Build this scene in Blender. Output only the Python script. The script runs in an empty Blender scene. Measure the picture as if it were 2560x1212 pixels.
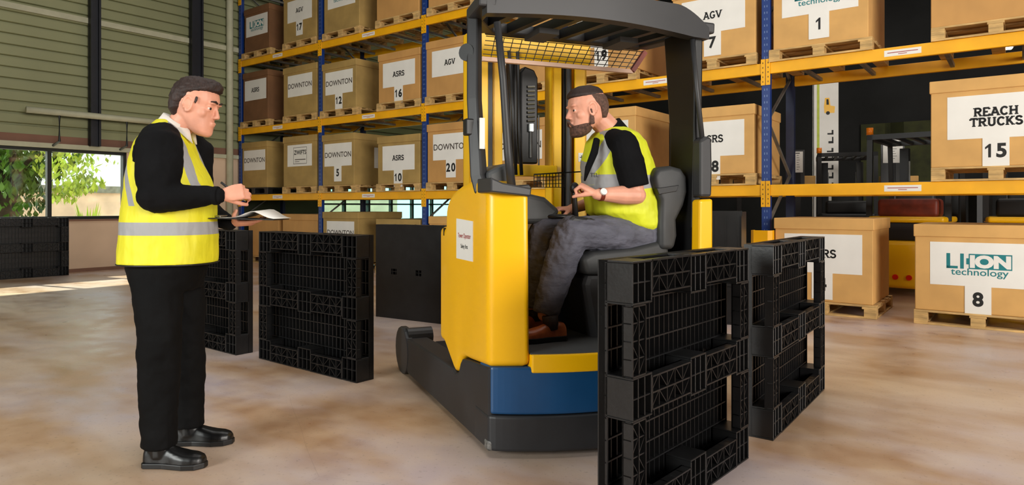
import bpy, math, random
from mathutils import Vector, Matrix
R_ = random.Random(7)
C = bpy.context.scene.collection
sc = bpy.context.scene
rad = math.radians
# ---------------------------------------------------------------- camera
CAMH, FPX, HORIZ = 1.2, 1680.0, 515.0
cd = bpy.data.cameras.new('camera'); cam = bpy.data.objects.new('camera', cd); C.objects.link(cam)
cam.location = (0, 0, CAMH); cam.rotation_euler = (rad(90), 0, 0)
cd.sensor_fit = 'HORIZONTAL'; cd.sensor_width = 36; cd.lens = 36*FPX/2560
cd.shift_y = -(606-HORIZ)/2560; cd.clip_end = 300
sc.camera = cam
# ---------------------------------------------------------------- frames
RA = math.atan2(-.6047, .7964)                      # the building and the racking run this way
RM = Matrix.Translation((-5.938, 14.67, 0)) @ Matrix.Rotation(RA, 4, 'Z')
TA = math.atan2(.3848, .923)                        # the truck stands this way
TM = Matrix.Translation((-.1146, 3.21, 0)) @ Matrix.Rotation(TA, 4, 'Z')
TI = TM.inverted()
def at(px, py, Y): return Vector(((px-1280)/FPX*Y, Y, CAMH+(HORIZ-py)/FPX*Y))
def tb(px, py, b):
    """point of the truck's own frame seen at px,py on its plane y=b"""
    o = TI @ Vector((0, 0, CAMH)); d = TI.to_3x3() @ Vector(((px-1280)/FPX, 1, (HORIZ-py)/FPX))
    k = (b-o.y)/d.y; return o + d*k
# ---------------------------------------------------------------- light
w = bpy.data.worlds.new('sky'); sc.world = w; w.use_nodes = True
wn = w.node_tree.nodes; wn['Background'].inputs[0].default_value = (.80, .92, 1, 1); wn['Background'].inputs[1].default_value = 2.3
def light(name, kind, M, power, col=(1, 1, 1), size=(1, 1), spread=None):
    l = bpy.data.lights.new(name, kind); l.energy = power; l.color = col
    if kind == 'AREA':
        l.shape = 'RECTANGLE'; l.size, l.size_y = size
        if spread: l.spread = spread
    o = bpy.data.objects.new(name, l); C.objects.link(o); o.matrix_world = M; return o
sun = light('sun', 'SUN', Matrix.Rotation(rad(-52), 4, 'Y') @ Matrix.Rotation(rad(-20), 4, 'X'), 8.0, (1, .95, .85)); sun.data.angle = rad(1)
def aim(p, q): return Matrix.Translation(p) @ (Vector(q)-Vector(p)).to_track_quat('-Z', 'Y').to_matrix().to_4x4()
light('dock_door_daylight', 'AREA', aim((8.0, -6.0, 3.4), (1.5, 6, 0.9)), 1300, (1, .95, .88), (8, 4.5))
light('truck_side_fill', 'AREA', aim((-7.0, -3.5, 3.2), (-.3, 4.5, .6)), 150, (.97, 1, .96), (3.5, 3), rad(95))  # added area lamp, narrowed and aimed at the truck's yellow side
light('overhead_fill', 'AREA', aim((0, 5, 8.6), (0, 5, 0)), 270, (1, .97, .92), (9, 6))  # unseen lamp added below the closed ceiling for soft light from above
light('overhead_fill', 'AREA', aim((9, 12, 8.6), (8, 11, 0)), 160, (1, .92, .8), (5, 5))  # another added overhead lamp, warmer, for the space behind the rack
sc.view_settings.view_transform = 'Standard'; sc.view_settings.look = 'None'
sc.view_settings.gamma = 1; sc.view_settings.use_curve_mapping = False; sc.view_settings.exposure = .33
sc.cycles.max_bounces = 6; sc.cycles.use_denoising = True; sc.cycles.sample_clamp_indirect = 4
sc.cycles.transparent_max_bounces = 12
# ---------------------------------------------------------------- materials
def lin(c):
    return tuple((x/12.92 if x <= .04045 else ((x+.055)/1.055)**2.4) for x in [v/255 for v in c]) + (1,)
class NT:
    def __init__(s, name):
        s.m = bpy.data.materials.new(name); s.m.use_nodes = True; s.t = s.m.node_tree; s.b = s.t.nodes['Principled BSDF']
    def n(s, typ, **k):
        o = s.t.nodes.new(typ)
        for a, v in k.items():
            if a.startswith('i_'): o.inputs[int(a[2:])].default_value = v
            else: setattr(o, a, v)
        return o
    def l(s, a, b): s.t.links.new(a, b)
    def math(s, op, a, b=None, c=None):
        o = s.t.nodes.new('ShaderNodeMath'); o.operation = op
        for i, x in enumerate((a, b, c)):
            if x is None: continue
            if isinstance(x, (int, float)): o.inputs[i].default_value = x
            else: s.l(x, o.inputs[i])
        return o.outputs[0]
    def obj(s): return s.n('ShaderNodeTexCoord').outputs['Object']
    def noise(s, scale, vec=None, detail=3, stretch=None):
        n = s.n('ShaderNodeTexNoise'); n.inputs['Scale'].default_value = scale; n.inputs['Detail'].default_value = detail
        v = vec or s.obj()
        if stretch:
            mp = s.n('ShaderNodeMapping'); mp.inputs['Scale'].default_value = stretch; s.l(v, mp.inputs[0]); v = mp.outputs[0]
        s.l(v, n.inputs['Vector']); return n.outputs[0]
    def mix(s, f, a, b):
        m = s.n('ShaderNodeMix', data_type='RGBA')
        if isinstance(f, (int, float)): m.inputs[0].default_value = f
        else: s.l(f, m.inputs[0])
        for i, x in ((6, a), (7, b)):
            if isinstance(x, tuple): m.inputs[i].default_value = x
            else: s.l(x, m.inputs[i])
        return m.outputs[2]
    def ramp(s, f, lo, hi):
        m = s.n('ShaderNodeMapRange'); s.l(f, m.inputs[0]); m.inputs[1].default_value = lo; m.inputs[2].default_value = hi; return m.outputs[0]
    def bump(s, f, strength, dist=.01):
        b = s.n('ShaderNodeBump'); b.inputs['Strength'].default_value = strength; b.inputs['Distance'].default_value = dist
        s.l(f, b.inputs['Height']); s.l(b.outputs[0], s.b.inputs['Normal'])
    def col(s, c): s.l(c, s.b.inputs['Base Color'])
def mat(name, rgb, rough=.6, metal=0, var=.12, scale=6, bump=0, bscale=40, bdist=.004, coat=0, stretch=None):
    t = NT(name); c = lin(rgb); b = t.b
    b.inputs['Roughness'].default_value = rough; b.inputs['Metallic'].default_value = metal
    if coat: b.inputs['Coat Weight'].default_value = coat; b.inputs['Coat Roughness'].default_value = .08
    d = tuple(x*(1-var*1.6) for x in c[:3])+(1,); e = tuple(min(1, x*(1+var)) for x in c[:3])+(1,)
    t.col(t.mix(t.ramp(t.noise(scale, stretch=stretch), .3, .7), d, e))
    if bump: t.bump(t.noise(bscale, detail=4, stretch=stretch), bump, bdist)
    return t.m
K = {}
K['card'] = mat('corrugated_cardboard', (200, 150, 86), .75, var=.10, scale=2.5, stretch=(1, 1, .6))
K['card2'] = mat('pale_cardboard', (214, 166, 98), .75, var=.08, scale=3)
K['card3'] = mat('dark_cardboard', (122, 84, 52), .8, var=.12, scale=3)
K['card4'] = mat('shaded_cardboard', (172, 142, 82), .8, var=.12, scale=3)  # same cardboard, with the shade at the rack's left end put into its colour
K['wood'] = mat('pallet_pine', (205, 168, 108), .75, var=.25, scale=5, stretch=(1, 5, 5))
K['paper'] = mat('label_paper', (236, 234, 228), .6, var=.03, scale=3)
K['ink'] = mat('black_ink', (20, 20, 20), .6, var=.05)
K['thinink'] = mat('grey_ink', (70, 60, 54), .6, var=.05)
K['redink'] = mat('red_ink', (170, 70, 70), .6, var=.05)
K['teal'] = mat('teal_ink', (15, 122, 128), .55, var=.05)
K['beam'] = mat('rack_beam_yellow', (246, 178, 0), .5, var=.08, scale=3)
K['truckyellow'] = mat('truck_yellow', (252, 190, 0), .38, var=.03, scale=1.5, coat=.12)
K['mastyellow'] = mat('mast_yellow', (255, 196, 0), .4, var=.05, scale=2)
K['navy'] = mat('navy_panel', (18, 74, 122), .38, var=.10, scale=3)
K['char'] = mat('charcoal_paint', (48, 48, 50), .48, var=.08, scale=4)
K['chassis'] = mat('black_chassis', (40, 41, 44), .5, var=.15, scale=5)
K['black'] = mat('black_plastic_trim', (18, 18, 19), .45, var=.1)
K['dash'] = mat('dashboard_grey', (72, 74, 76), .6, var=.08)
K['steel'] = mat('bright_steel', (190, 190, 188), .3, 1, var=.1)
K['scuff'] = mat('scuffed_steel', (150, 150, 148), .5, .6, var=.5, scale=40)
K['plastic'] = mat('recycled_black_plastic', (26, 26, 27), .38, var=.2, scale=9, bump=.15, bscale=60)
K['seat'] = mat('seat_vinyl', (50, 51, 52), .55, var=.12, scale=8, bump=.2, bscale=150, bdist=.002)
K['skin'] = mat('light_skin', (226, 160, 134), .5, var=.08, scale=14)
K['skin'].node_tree.nodes['Principled BSDF'].inputs['Subsurface Weight'].default_value = .0
K['hair'] = mat('dark_brown_hair', (46, 28, 22), .6, var=.35, scale=60, bump=.6, bscale=120, bdist=.004, stretch=(3, 3, .6))
K['fade'] = mat('cropped_hair', (92, 66, 54), .8, var=.3, scale=90)
K['beard'] = mat('dark_beard', (92, 64, 52), .8, var=.4, scale=80, bump=.5, bscale=140, bdist=.003)
K['blackcloth'] = mat('black_knit', (12, 12, 14), .85, var=.25, scale=8, bump=.5, bscale=9, bdist=.012)
K['blacktrouser'] = mat('black_trouser_cotton', (9, 9, 10), .8, var=.25, scale=5, bump=.7, bscale=6, bdist=.02)
K['greycloth'] = mat('charcoal_wool', (92, 92, 104), .75, var=.15, scale=8, bump=.9, bscale=9, bdist=.022, stretch=(1, 1.5, 2.2))
for k_ in ('blackcloth', 'blacktrouser'): K[k_].node_tree.nodes['Principled BSDF'].inputs['Specular IOR Level'].default_value = .15
K['boot'] = mat('black_leather', (11, 11, 12), .35, var=.2, bump=.2, bscale=30)
K['tan'] = mat('tan_leather', (190, 100, 54), .35, var=.25, scale=12)
K['white'] = mat('white_cotton', (232, 224, 214), .8, var=.05)
K['clad'] = mat('olive_cladding', (146, 150, 112), .55, var=.12, scale=.5, stretch=(1, 1, .5))
K['cladlow'] = mat('brown_flashing', (128, 92, 74), .7, var=.15, scale=1)
K['beige'] = mat('beige_wall_panel', (222, 194, 166), .7, var=.10, scale=.9)
K['lintel'] = mat('pale_lintel', (186, 186, 160), .6, var=.06)
K['frame'] = mat('black_window_frame', (20, 26, 24), .5, var=.1)
K['column'] = mat('dark_steel_column', (22, 26, 36), .5, var=.15)
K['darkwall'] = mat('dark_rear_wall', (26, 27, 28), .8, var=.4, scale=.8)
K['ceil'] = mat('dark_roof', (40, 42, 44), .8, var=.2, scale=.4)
K['pink'] = mat('pink_render', (236, 200, 178), .8, var=.12, scale=2)
K['pave'] = mat('pale_paving', (210, 195, 175), .8, var=.1, scale=1)
K['shed'] = mat('white_sheeting', (235, 240, 240), .6, var=.03)
K['leaf'] = mat('green_leaf', (70, 104, 24), .6, var=.5, scale=2)
K['leafl'] = mat('lime_leaf', (170, 192, 70), .6, var=.3, scale=3)
K['bark'] = mat('dark_bark', (58, 46, 36), .9, var=.3, bump=.5)
K['orange'] = mat('orange_lens', (240, 130, 20), .3, var=.05)
K['redbrown'] = mat('red_brown_hood', (120, 44, 24), .5, var=.25, scale=7)
K['red'] = mat('red_reflector', (230, 30, 12), .3)
K['galv'] = mat('galvanised_steel', (140, 140, 136), .5, .7, var=.2)
K['tealglass'] = mat('plain_teal', (150, 205, 190), .2, var=.03)
K['darkgreen'] = mat('dark_green_wall', (52, 60, 34), .8, var=.25, scale=1.2)
K['olive'] = mat('olive_strip_curtain', (58, 62, 22), .7, var=.3, scale=3)
K['lime'] = mat('lime_stripe', (190, 205, 70), .6)
def glassmat(name, tint, a=.12):
    t = NT(name); nt = t.t; out = [n for n in nt.nodes if n.type == 'OUTPUT_MATERIAL'][0]
    tr = t.n('ShaderNodeBsdfTransparent'); tr.inputs[0].default_value = tint
    gl = t.n('ShaderNodeBsdfGlossy'); gl.inputs[1].default_value = .03
    mx = t.n('ShaderNodeMixShader'); mx.inputs[0].default_value = a
    t.l(tr.outputs[0], mx.inputs[1]); t.l(gl.outputs[0], mx.inputs[2]); t.l(mx.outputs[0], out.inputs[0]); return t.m
K['glass'] = glassmat('window_glass', (.95, 1, .97, 1), .05)
K['tintglass'] = glassmat('teal_window_glass', (.62, .86, .80, 1), .06)
def emit(name, rgb, s):
    t = NT(name); t.b.inputs['Base Color'].default_value = lin(rgb); t.b.inputs['Emission Color'].default_value = lin(rgb); t.b.inputs['Emission Strength'].default_value = s; return t.m
K['lamp'] = emit('lit_lamp', (255, 235, 190), 6)
# floor
t = NT('polished_concrete_floor')
n1 = t.ramp(t.noise(.30, detail=2), .38, .62); n2 = t.ramp(t.noise(.9, detail=5, stretch=(1, 2.0, 1)), .42, .62)
n3 = t.ramp(t.noise(5, detail=6), .3, .75); n4 = t.ramp(t.noise(45, detail=2), .62, .72)
c1 = t.mix(n1, lin((222, 190, 152)), lin((198, 182, 186))); c2 = t.mix(t.math('MULTIPLY', n2, .85), c1, lin((176, 132, 90)))
c3 = t.mix(t.math('MULTIPLY', n3, .35), c2, lin((232, 208, 176))); c4 = t.mix(t.math('MULTIPLY', n4, .25), c3, lin((96, 76, 60)))
vo = t.n('ShaderNodeTexVoronoi', feature='DISTANCE_TO_EDGE'); vo.inputs['Scale'].default_value = .33
mp = t.n('ShaderNodeMapping'); t.l(t.obj(), mp.inputs[0]); nz = t.n('ShaderNodeTexNoise'); nz.inputs['Scale'].default_value = 1.7; nz.inputs['Detail'].default_value = 6
va = t.n('ShaderNodeVectorMath', operation='ADD'); t.l(mp.outputs[0], va.inputs[0]); t.l(nz.outputs[1], va.inputs[1]); t.l(va.outputs[0], vo.inputs['Vector'])
crk = t.math('MULTIPLY', t.math('LESS_THAN', vo.outputs[0], .0005), .15)
c5 = t.mix(crk, c4, lin((92, 66, 50))); t.col(c5)
t.l(t.math('MULTIPLY_ADD', n3, .2, .27), t.b.inputs['Roughness']); t.bump(t.noise(9, detail=5), .12, .01)
K['floor'] = t.m
# rack post with rows of slots
t = NT('blue_rack_post'); sx = t.n('ShaderNodeSeparateXYZ'); t.l(t.obj(), sx.inputs[0])
fz = t.math('FRACT', t.math('MULTIPLY', sx.outputs[2], 13.3)); mz = t.math('LESS_THAN', fz, .34)
ax = t.math('ABSOLUTE', t.math('SUBTRACT', t.math('ABSOLUTE', sx.outputs[0]), .014)); mx_ = t.math('LESS_THAN', ax, .005)
t.col(t.mix(t.math('MULTIPLY', mz, mx_), lin((18, 52, 120)), lin((100, 122, 165)))); t.b.inputs['Roughness'].default_value = .4; K['post'] = t.m
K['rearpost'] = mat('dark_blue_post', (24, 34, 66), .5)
def vestmat(name, base, bands, front):
    """yellow mesh cloth with silver tape: bands are z ranges, front is a list of (x0,k,z0,half,zlo,zhi)"""
    t = NT(name); sx = t.n('ShaderNodeSeparateXYZ'); t.l(t.obj(), sx.inputs[0]); X, Z = sx.outputs[0], sx.outputs[2]
    m = None
    for lo, hi, sl in bands:
        zz = t.math('SUBTRACT', Z, t.math('MULTIPLY', X, sl))
        q = t.math('MULTIPLY', t.math('GREATER_THAN', zz, lo), t.math('LESS_THAN', zz, hi)); m = q if m is None else t.math('MAXIMUM', m, q)
    for x0, k, z0, half, zlo, zhi in front:
        c = t.math('ADD', t.math('MULTIPLY', t.math('SUBTRACT', Z, z0), k), x0)
        q = t.math('LESS_THAN', t.math('ABSOLUTE', t.math('SUBTRACT', X, c)), half)
        q = t.math('MULTIPLY', q, t.math('MULTIPLY', t.math('GREATER_THAN', Z, zlo), t.math('LESS_THAN', Z, zhi)))
        m = t.math('MAXIMUM', m, q)
    b = lin(base); cc = t.mix(t.ramp(t.noise(7), .3, .7), tuple(x*.82 for x in b[:3])+(1,), b)
    t.col(t.mix(m, cc, lin((158, 158, 160)))); t.b.inputs['Roughness'].default_value = .6
    t.bump(t.noise(7, detail=3, stretch=(1.6, 1.6, .7)), .6, .02); return t.m
# ---------------------------------------------------------------- mesh helper
def basis(d, ref):
    d = d.normalized(); r = ref - d*ref.dot(d)
    if r.length < 1e-4: r = Vector((1, 0, 0)) - d*d.x
    if r.length < 1e-4: r = Vector((0, 1, 0))
    r.normalize(); return r, d.cross(r)
class MB:
    def __init__(s): s.v = []; s.f = []
    def add(s, v, f):
        n = len(s.v); s.v += [tuple(p) for p in v]; s.f += [tuple(i+n for i in q) for q in f]; return s
    def bx(s, lo, hi):
        x0, y0, z0 = lo; x1, y1, z1 = hi
        return s.add([(x0,y0,z0),(x1,y0,z0),(x1,y1,z0),(x0,y1,z0),(x0,y0,z1),(x1,y0,z1),(x1,y1,z1),(x0,y1,z1)],
                     [(0,3,2,1),(4,5,6,7),(0,1,5,4),(1,2,6,5),(2,3,7,6),(3,0,4,7)])
    def box(s, c, sz): return s.bx([c[i]-sz[i]/2 for i in range(3)], [c[i]+sz[i]/2 for i in range(3)])
    def bar(s, p, q, a, b, ref=(0, 0, 1)):
        p, q = Vector(p), Vector(q); r, u = basis(q-p, Vector(ref)); r = r*a/2; u = u*b/2
        v = [p-r-u, p+r-u, p+r+u, p-r+u, q-r-u, q+r-u, q+r+u, q-r+u]
        return s.add(v, [(0,3,2,1),(4,5,6,7),(0,1,5,4),(1,2,6,5),(2,3,7,6),(3,0,4,7)])
    def prism(s, poly, ax, lo, hi):
        """poly in the two other axes, extruded along ax"""
        def P(a, b, t): return {'x': (t, a, b), 'y': (a, t, b), 'z': (a, b, t)}[ax]
        n = len(poly); v = [P(a, b, lo) for a, b in poly]+[P(a, b, hi) for a, b in poly]
        ar = sum(poly[i][0]*poly[(i+1) % n][1]-poly[(i+1) % n][0]*poly[i][1] for i in range(n))
        fl = (ar > 0) == (ax != 'y')
        f = [(i, (i+1) % n, (i+1) % n+n, i+n) for i in range(n)]+[tuple(reversed(range(n))), tuple(range(n, 2*n))]
        if not fl: f = [tuple(reversed(q)) for q in f]
        return s.add(v, f)
    def tube(s, pts, r, n=10, ref=(0, 0, 1), dome=False):
        pts = [Vector(p) for p in pts]; m = len(pts)
        rr = [(x if isinstance(x, tuple) else (x, x)) for x in (r if isinstance(r, list) else [r]*m)]
        ref = Vector(ref); dirs = [(pts[min(i+1, m-1)]-pts[max(i-1, 0)]).normalized() for i in range(m)]
        P, Q, D = list(pts), list(rr), list(dirs)
        if dome:
            for e in (0, -1):
                sgn = -1 if e == 0 else 1; k = min(Q[e]); p, q, d = P[e], Q[e], D[e]
                ext = [(p+d*sgn*k*math.sin(a), (q[0]*math.cos(a), q[1]*math.cos(a)), d) for a in (rad(30), rad(58), rad(80))]
                for x in ext:
                    if e == 0: P.insert(0, x[0]); Q.insert(0, x[1]); D.insert(0, x[2])
                    else: P.append(x[0]); Q.append(x[1]); D.append(x[2])
        v = []; fr = None
        for p, q, d in zip(P, Q, D):
            a, b = basis(d, ref if fr is None else (ref if abs(d.dot(ref.normalized())) < .95 else fr)); fr = a
            for k in range(n):
                t = 2*math.pi*k/n; v.append(p+a*q[0]*math.cos(t)+b*q[1]*math.sin(t))
        m = len(P); f = []
        for i in range(m-1):
            for k in range(n): f.append((i*n+k, i*n+(k+1) % n, (i+1)*n+(k+1) % n, (i+1)*n+k))
        f.append(tuple(reversed(range(n)))); f.append(tuple(range((m-1)*n, m*n)))
        return s.add(v, f)
    def ell(s, c, r, M=None, n=14):
        v = []; f = []; h = n//2; c = Vector(c)
        for i in range(1, h):
            a = math.pi*i/h
            for k in range(n):
                t = 2*math.pi*k/n; p = Vector((r[0]*math.sin(a)*math.cos(t), r[1]*math.sin(a)*math.sin(t), r[2]*math.cos(a)))
                v.append(c+((M @ p) if M else p))
        tp = Vector((0, 0, r[2])); v.append(c+((M @ tp) if M else tp)); v.append(c-((M @ tp) if M else tp)); T = len(v)-2
        for i in range(h-2):
            for k in range(n): f.append((i*n+k, (i+1)*n+k, (i+1)*n+(k+1) % n, i*n+(k+1) % n))
        for k in range(n): f.append((T, k, (k+1) % n)); f.append((T+1, (h-2)*n+(k+1) % n, (h-2)*n+k))
        return s.add(v, f)
    def rings(s, rings):
        """list of rings, each a list of n points, closed at both ends"""
        n = len(rings[0]); v = [p for r in rings for p in r]; f = []
        for i in range(len(rings)-1):
            for k in range(n): f.append((i*n+k, i*n+(k+1) % n, (i+1)*n+(k+1) % n, (i+1)*n+k))
        f.append(tuple(reversed(range(n)))); f.append(tuple(range((len(rings)-1)*n, len(rings)*n))); return s.add(v, f)
    def tr(s, M): s.v = [tuple(M @ Vector(p)) for p in s.v]; return s
    def build(s, name, m, parent=None, M=None, bevel=0, smooth=False, seg=2):
        me = bpy.data.meshes.new(name); me.from_pydata(s.v, [], s.f); me.update()
        return link(name, me, m, parent, M, bevel, smooth, seg)
def link(name, me, m, parent=None, M=None, bevel=0, smooth=False, seg=2):
    if m is not None and not me.materials: me.materials.append(K[m] if isinstance(m, str) else m)
    if smooth:
        for p in me.polygons: p.use_smooth = True
    o = bpy.data.objects.new(name, me); C.objects.link(o)
    if parent: o.parent = parent
    if M is not None: o.matrix_local = M
    if bevel:
        b = o.modifiers.new('bevel', 'BEVEL'); b.width = bevel; b.segments = seg; b.limit_method = 'ANGLE'; b.angle_limit = rad(40)
    return o
def tag(o, label=None, cat=None, group=None, kind=None):
    for k, v in (('label', label), ('category', cat), ('group', group), ('kind', kind)):
        if v: o[k] = v
    return o
def thing(name, label, cat, M, group=None):
    o = bpy.data.objects.new(name, None); C.objects.link(o); o.empty_display_size = .1; o.matrix_world = M
    return tag(o, label, cat, group)
def struct(name, mb, m, M=None, **k): return tag(mb.build(name, m, None, M, **k), kind='structure')
def copy_tree(o, parent=None):
    c = o.copy(); C.objects.link(c)
    if parent: c.parent = parent
    for ch in list(o.children): copy_tree(ch, c)
    return c
Rx = lambda a: Matrix.Rotation(rad(a), 4, 'X')
Ry = lambda a: Matrix.Rotation(rad(a), 4, 'Y')
Rz = lambda a: Matrix.Rotation(rad(a), 4, 'Z')
T3 = lambda x, y, z: Matrix.Translation((x, y, z))
# ---------------------------------------------------------------- lettering
_tm = {}
def textmesh(s, size, off=0, sx=1.0):
    k = (s, size, off, sx)
    if k in _tm: return _tm[k]
    c = bpy.data.curves.new('lettering', 'FONT'); c.body = s; c.size = size; c.align_x = 'CENTER'; c.align_y = 'CENTER'; c.offset = off; c.resolution_u = 4
    o = bpy.data.objects.new('lettering', c); me = bpy.data.meshes.new_from_object(o); bpy.data.objects.remove(o)
    xs = [v.co.x for v in me.vertices]; ys = [v.co.y for v in me.vertices]
    cx, cy = (min(xs)+max(xs))/2, (min(ys)+max(ys))/2
    for v in me.vertices: v.co = Vector(((v.co.x-cx)*sx, 0, v.co.y-cy))   # stands in the x-z plane, read from -y
    _tm[k] = me; return me
def text(s, size, m, parent, x, z, y=-.0022, off=0, sx=1.0, name='lettering', rz=0):
    me = textmesh(s, size, off, sx).copy(); me.materials.clear()
    return link(name, me, m, parent, T3(x, y, z) @ Rz(rz))
def number(s, size, parent, x, z):
    b = MB(); hgt = size*.72; wd = size*.60; tot = wd*len(s)-(.12*size if '1' in s else 0); cx = x-tot/2
    for ch in s:
        w_ = wd*(.8 if ch == '1' else 1)
        if ch == '1':
            c = cx+w_/2+size*.03; t = size*.062
            b.add([(c-t, 0, z-hgt/2), (c+t, 0, z-hgt/2), (c+t, 0, z+hgt/2), (c-t*.3, 0, z+hgt/2), (c-size*.20, 0, z+hgt*.26), (c-size*.20, 0, z+hgt*.10), (c-t, 0, z+hgt*.24)], [(0, 1, 2, 3, 4, 5, 6)])
        else:
            me = textmesh(ch, size, .007, .95); b.add([(v.co.x+cx+w_/2, 0, v.co.z+z) for v in me.vertices], [tuple(p.vertices) for p in me.polygons])
        cx += w_
    return b.build('number', 'ink', parent, T3(0, -.001, 0))
# bold slab letters drawn as strokes on a 0..1 high grid
def arc(cx, cy, rx, ry, a0, a1, n=10): return [(cx+rx*math.cos(rad(a0+(a1-a0)*i/n)), cy+ry*math.sin(rad(a0+(a1-a0)*i/n))) for i in range(n+1)]
SL = {
 'A': (.86, [[(.10,0),(.43,1)],[(.43,1),(.76,0)],[(.22,.33),(.64,.33)]], [(.10,0),(.76,0),(.38,1)]),
 'V': (.84, [[(.10,1),(.42,0)],[(.42,0),(.74,1)]], [(.10,1),(.74,1)]),
 'R': (.84, [[(.18,0),(.18,1)],[(.18,.94),(.45,.94)]+arc(.45,.72,.22,.22,90,-90)+[(.18,.50)],[(.42,.5),(.70,0)]], [(.18,0),(.13,1),(.74,0)]),
 'S': (.72, [arc(.36,.72,.24,.23,20,200)+arc(.36,.27,.26,.23,100,-160)], []),
 'G': (.84, [arc(.43,.5,.31,.45,45,320)+[(.68,.42)],[(.46,.42),(.76,.42)]], []),
 'E': (.76, [[(.16,0),(.16,1)],[(.10,.95),(.66,.95)],[(.16,.5),(.52,.5)],[(.10,.05),(.68,.05)],[(.65,.95),(.65,.76)],[(.67,.05),(.67,.26)]], []),
 'C': (.80, [arc(.43,.5,.31,.45,42,318)], []),
 'H': (.94, [[(.20,0),(.20,1)],[(.72,0),(.72,1)],[(.2,.5),(.72,.5)]], [(.20,0),(.20,1),(.72,0),(.72,1)]),
 'T': (.80, [[(.40,0),(.40,1)],[(.06,.94),(.74,.94)],[(.07,.94),(.07,.74)],[(.73,.94),(.73,.74)]], [(.40,0)]),
 'U': (.90, [[(.20,1),(.20,.34)]+arc(.45,.32,.25,.27,180,360)+[(.70,1)]], [(.20,1),(.70,1)]),
 'K': (.88, [[(.18,0),(.18,1)],[(.24,.42),(.66,.98)],[(.36,.56),(.70,0)]], [(.18,0),(.18,1),(.68,1),(.72,0)]),
 'L': (.72, [[(.16,0),(.16,1)],[(.10,.05),(.66,.05)],[(.65,.05),(.65,.28)]], [(.16,1)]),
 'I': (.40, [[(.20,0),(.20,1)]], [(.20,0),(.20,1)]),
}
def slab(s, h, m, parent, x, z, y=-.0022, wt=.17, serif=True, sy=.8, name='lettering'):
    b = MB(); cur = 0; adv = sum(SL[c][0] for c in s); x0 = x-adv*h*sy*1.0/2
    def seg(p, q, ww):
        p, q = Vector((p[0], 0, p[1])), Vector((q[0], 0, q[1])); d = (q-p)
        if d.length < 1e-6: return
        d.normalize(); n = Vector((-d.z, 0, d.x))*ww/2; b.add([p-n, q-n, q+n, p+n], [(3, 2, 1, 0)] )
    for c in s:
        W, st, sf = SL[c]
        for pl in st:
            pts = [((cur+a)*h*sy+x0, e*h+z-h/2) for a, e in pl]
            for i in range(len(pts)-1):
                a, e = Vector(pts[i]), Vector(pts[i+1]); d = (e-a).normalized()*wt*h*.18 if len(pts) > 2 else Vector((0, 0)); seg(a-d, e+d, wt*h)
        if serif:
            for a, e in sf:
                ee = e+(.04 if e < .5 else -.04); seg(((cur+a-.17)*h*sy+x0, ee*h+z-h/2), ((cur+a+.17)*h*sy+x0, ee*h+z-h/2), wt*h*.55)
        cur += W
    return b.build(name, m, parent, T3(0, y, 0))
# ================================================================ THE BUILDING
XW = -.13
struct('floor', MB().bx((XW, -24, -.1), (26, 14, 0)), 'floor', RM)
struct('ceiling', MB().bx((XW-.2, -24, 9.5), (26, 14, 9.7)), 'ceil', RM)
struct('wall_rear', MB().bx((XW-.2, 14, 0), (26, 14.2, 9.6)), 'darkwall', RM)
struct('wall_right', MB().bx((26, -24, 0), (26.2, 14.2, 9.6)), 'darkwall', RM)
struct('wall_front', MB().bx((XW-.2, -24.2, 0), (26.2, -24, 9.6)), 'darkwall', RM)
lw = MB().bx((XW-.2, -24, 0), (XW, -6.6, 2.25)).bx((XW-.2, -6.6, 0), (XW, -2.27, .93)).bx((XW-.2, -2.27, 0), (XW, .15, 2.25))
lw.bx((XW-.2, 2.3, 0), (XW, 8, .5)).bx((XW-.2, 8, 0), (XW, 14, 2.25))
struct('wall_left', lw, 'beige', RM)
struct('wall_partition', MB().bx((XW-.2, .15, 0), (XW, 2.3, 2.25)), 'darkgreen', RM)
prof = [(XW-.2, 9.5), (XW-.2, 2.45)]; z = 2.45
while z < 9.3:
    prof += [(XW, z), (XW, z+.138), (XW-.05, z+.146), (XW-.05, z+.176), (XW-.012, z+.182)]; z += .19
prof += [(XW, z), (XW, 9.5)]
struct('wall_cladding', MB().prism(prof, 'y', -24, 14), 'clad', RM)
struct('trim_1', MB().bx((XW-.2, -24, 2.30), (XW+.01, 14, 2.45)), 'cladlow', RM)
struct('trim_2', MB().bx((XW-.2, -24, 2.23), (XW+.07, 2.3, 2.31)), 'lintel', RM)
struct('trim_3', MB().bx((XW-.2, -6.6, .93), (XW+.05, -2.27, .96)), 'cladlow', RM)
struct('trim_4', MB().bx((XW, -24, 4.56), (XW+.05, 14, 4.66)), 'lintel', RM)
struct('baseboard_left', MB().bx((XW, -24, 0), (XW+.02, 2.3, .06)), 'cladlow', RM)
# windows
def window(name, y0, y1, z0, z1, mull, glass, fm, sp=.05, cross=()):
    o = bpy.data.objects.new(name, None); C.objects.link(o); o.matrix_world = RM @ T3(XW-.1, 0, 0); tag(o, kind='structure')
    b = MB().bx((-.05, y0, z0), (.07, y1, z0+sp)).bx((-.05, y0, z1-sp), (.07, y1, z1)).bx((-.05, y0, z0), (.07, y0+sp, z1)).bx((-.05, y1-sp, z0), (.07, y1, z1))
    b.build('window_frame', fm, o)
    for y in mull: MB().bx((-.04, y-sp*.6, z0+sp), (.06, y+sp*.6, z1-sp)).build('mullion', fm, o)
    for zz in cross: MB().bx((-.04, y0+sp, zz-.02), (.06, y1-sp, zz+.02)).build('transom', fm, o)
    e = [y0]+list(mull)+[y1]
    for a, c in zip(e, e[1:]): MB().bx((-.004, a+.02, z0+.02), (.004, c-.02, z1-.02)).build('pane', glass, o)
window('window_1', -6.6, -2.27, .96, 2.23, (-5.9, -4.75, -3.55), 'glass', 'frame', .055)
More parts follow.
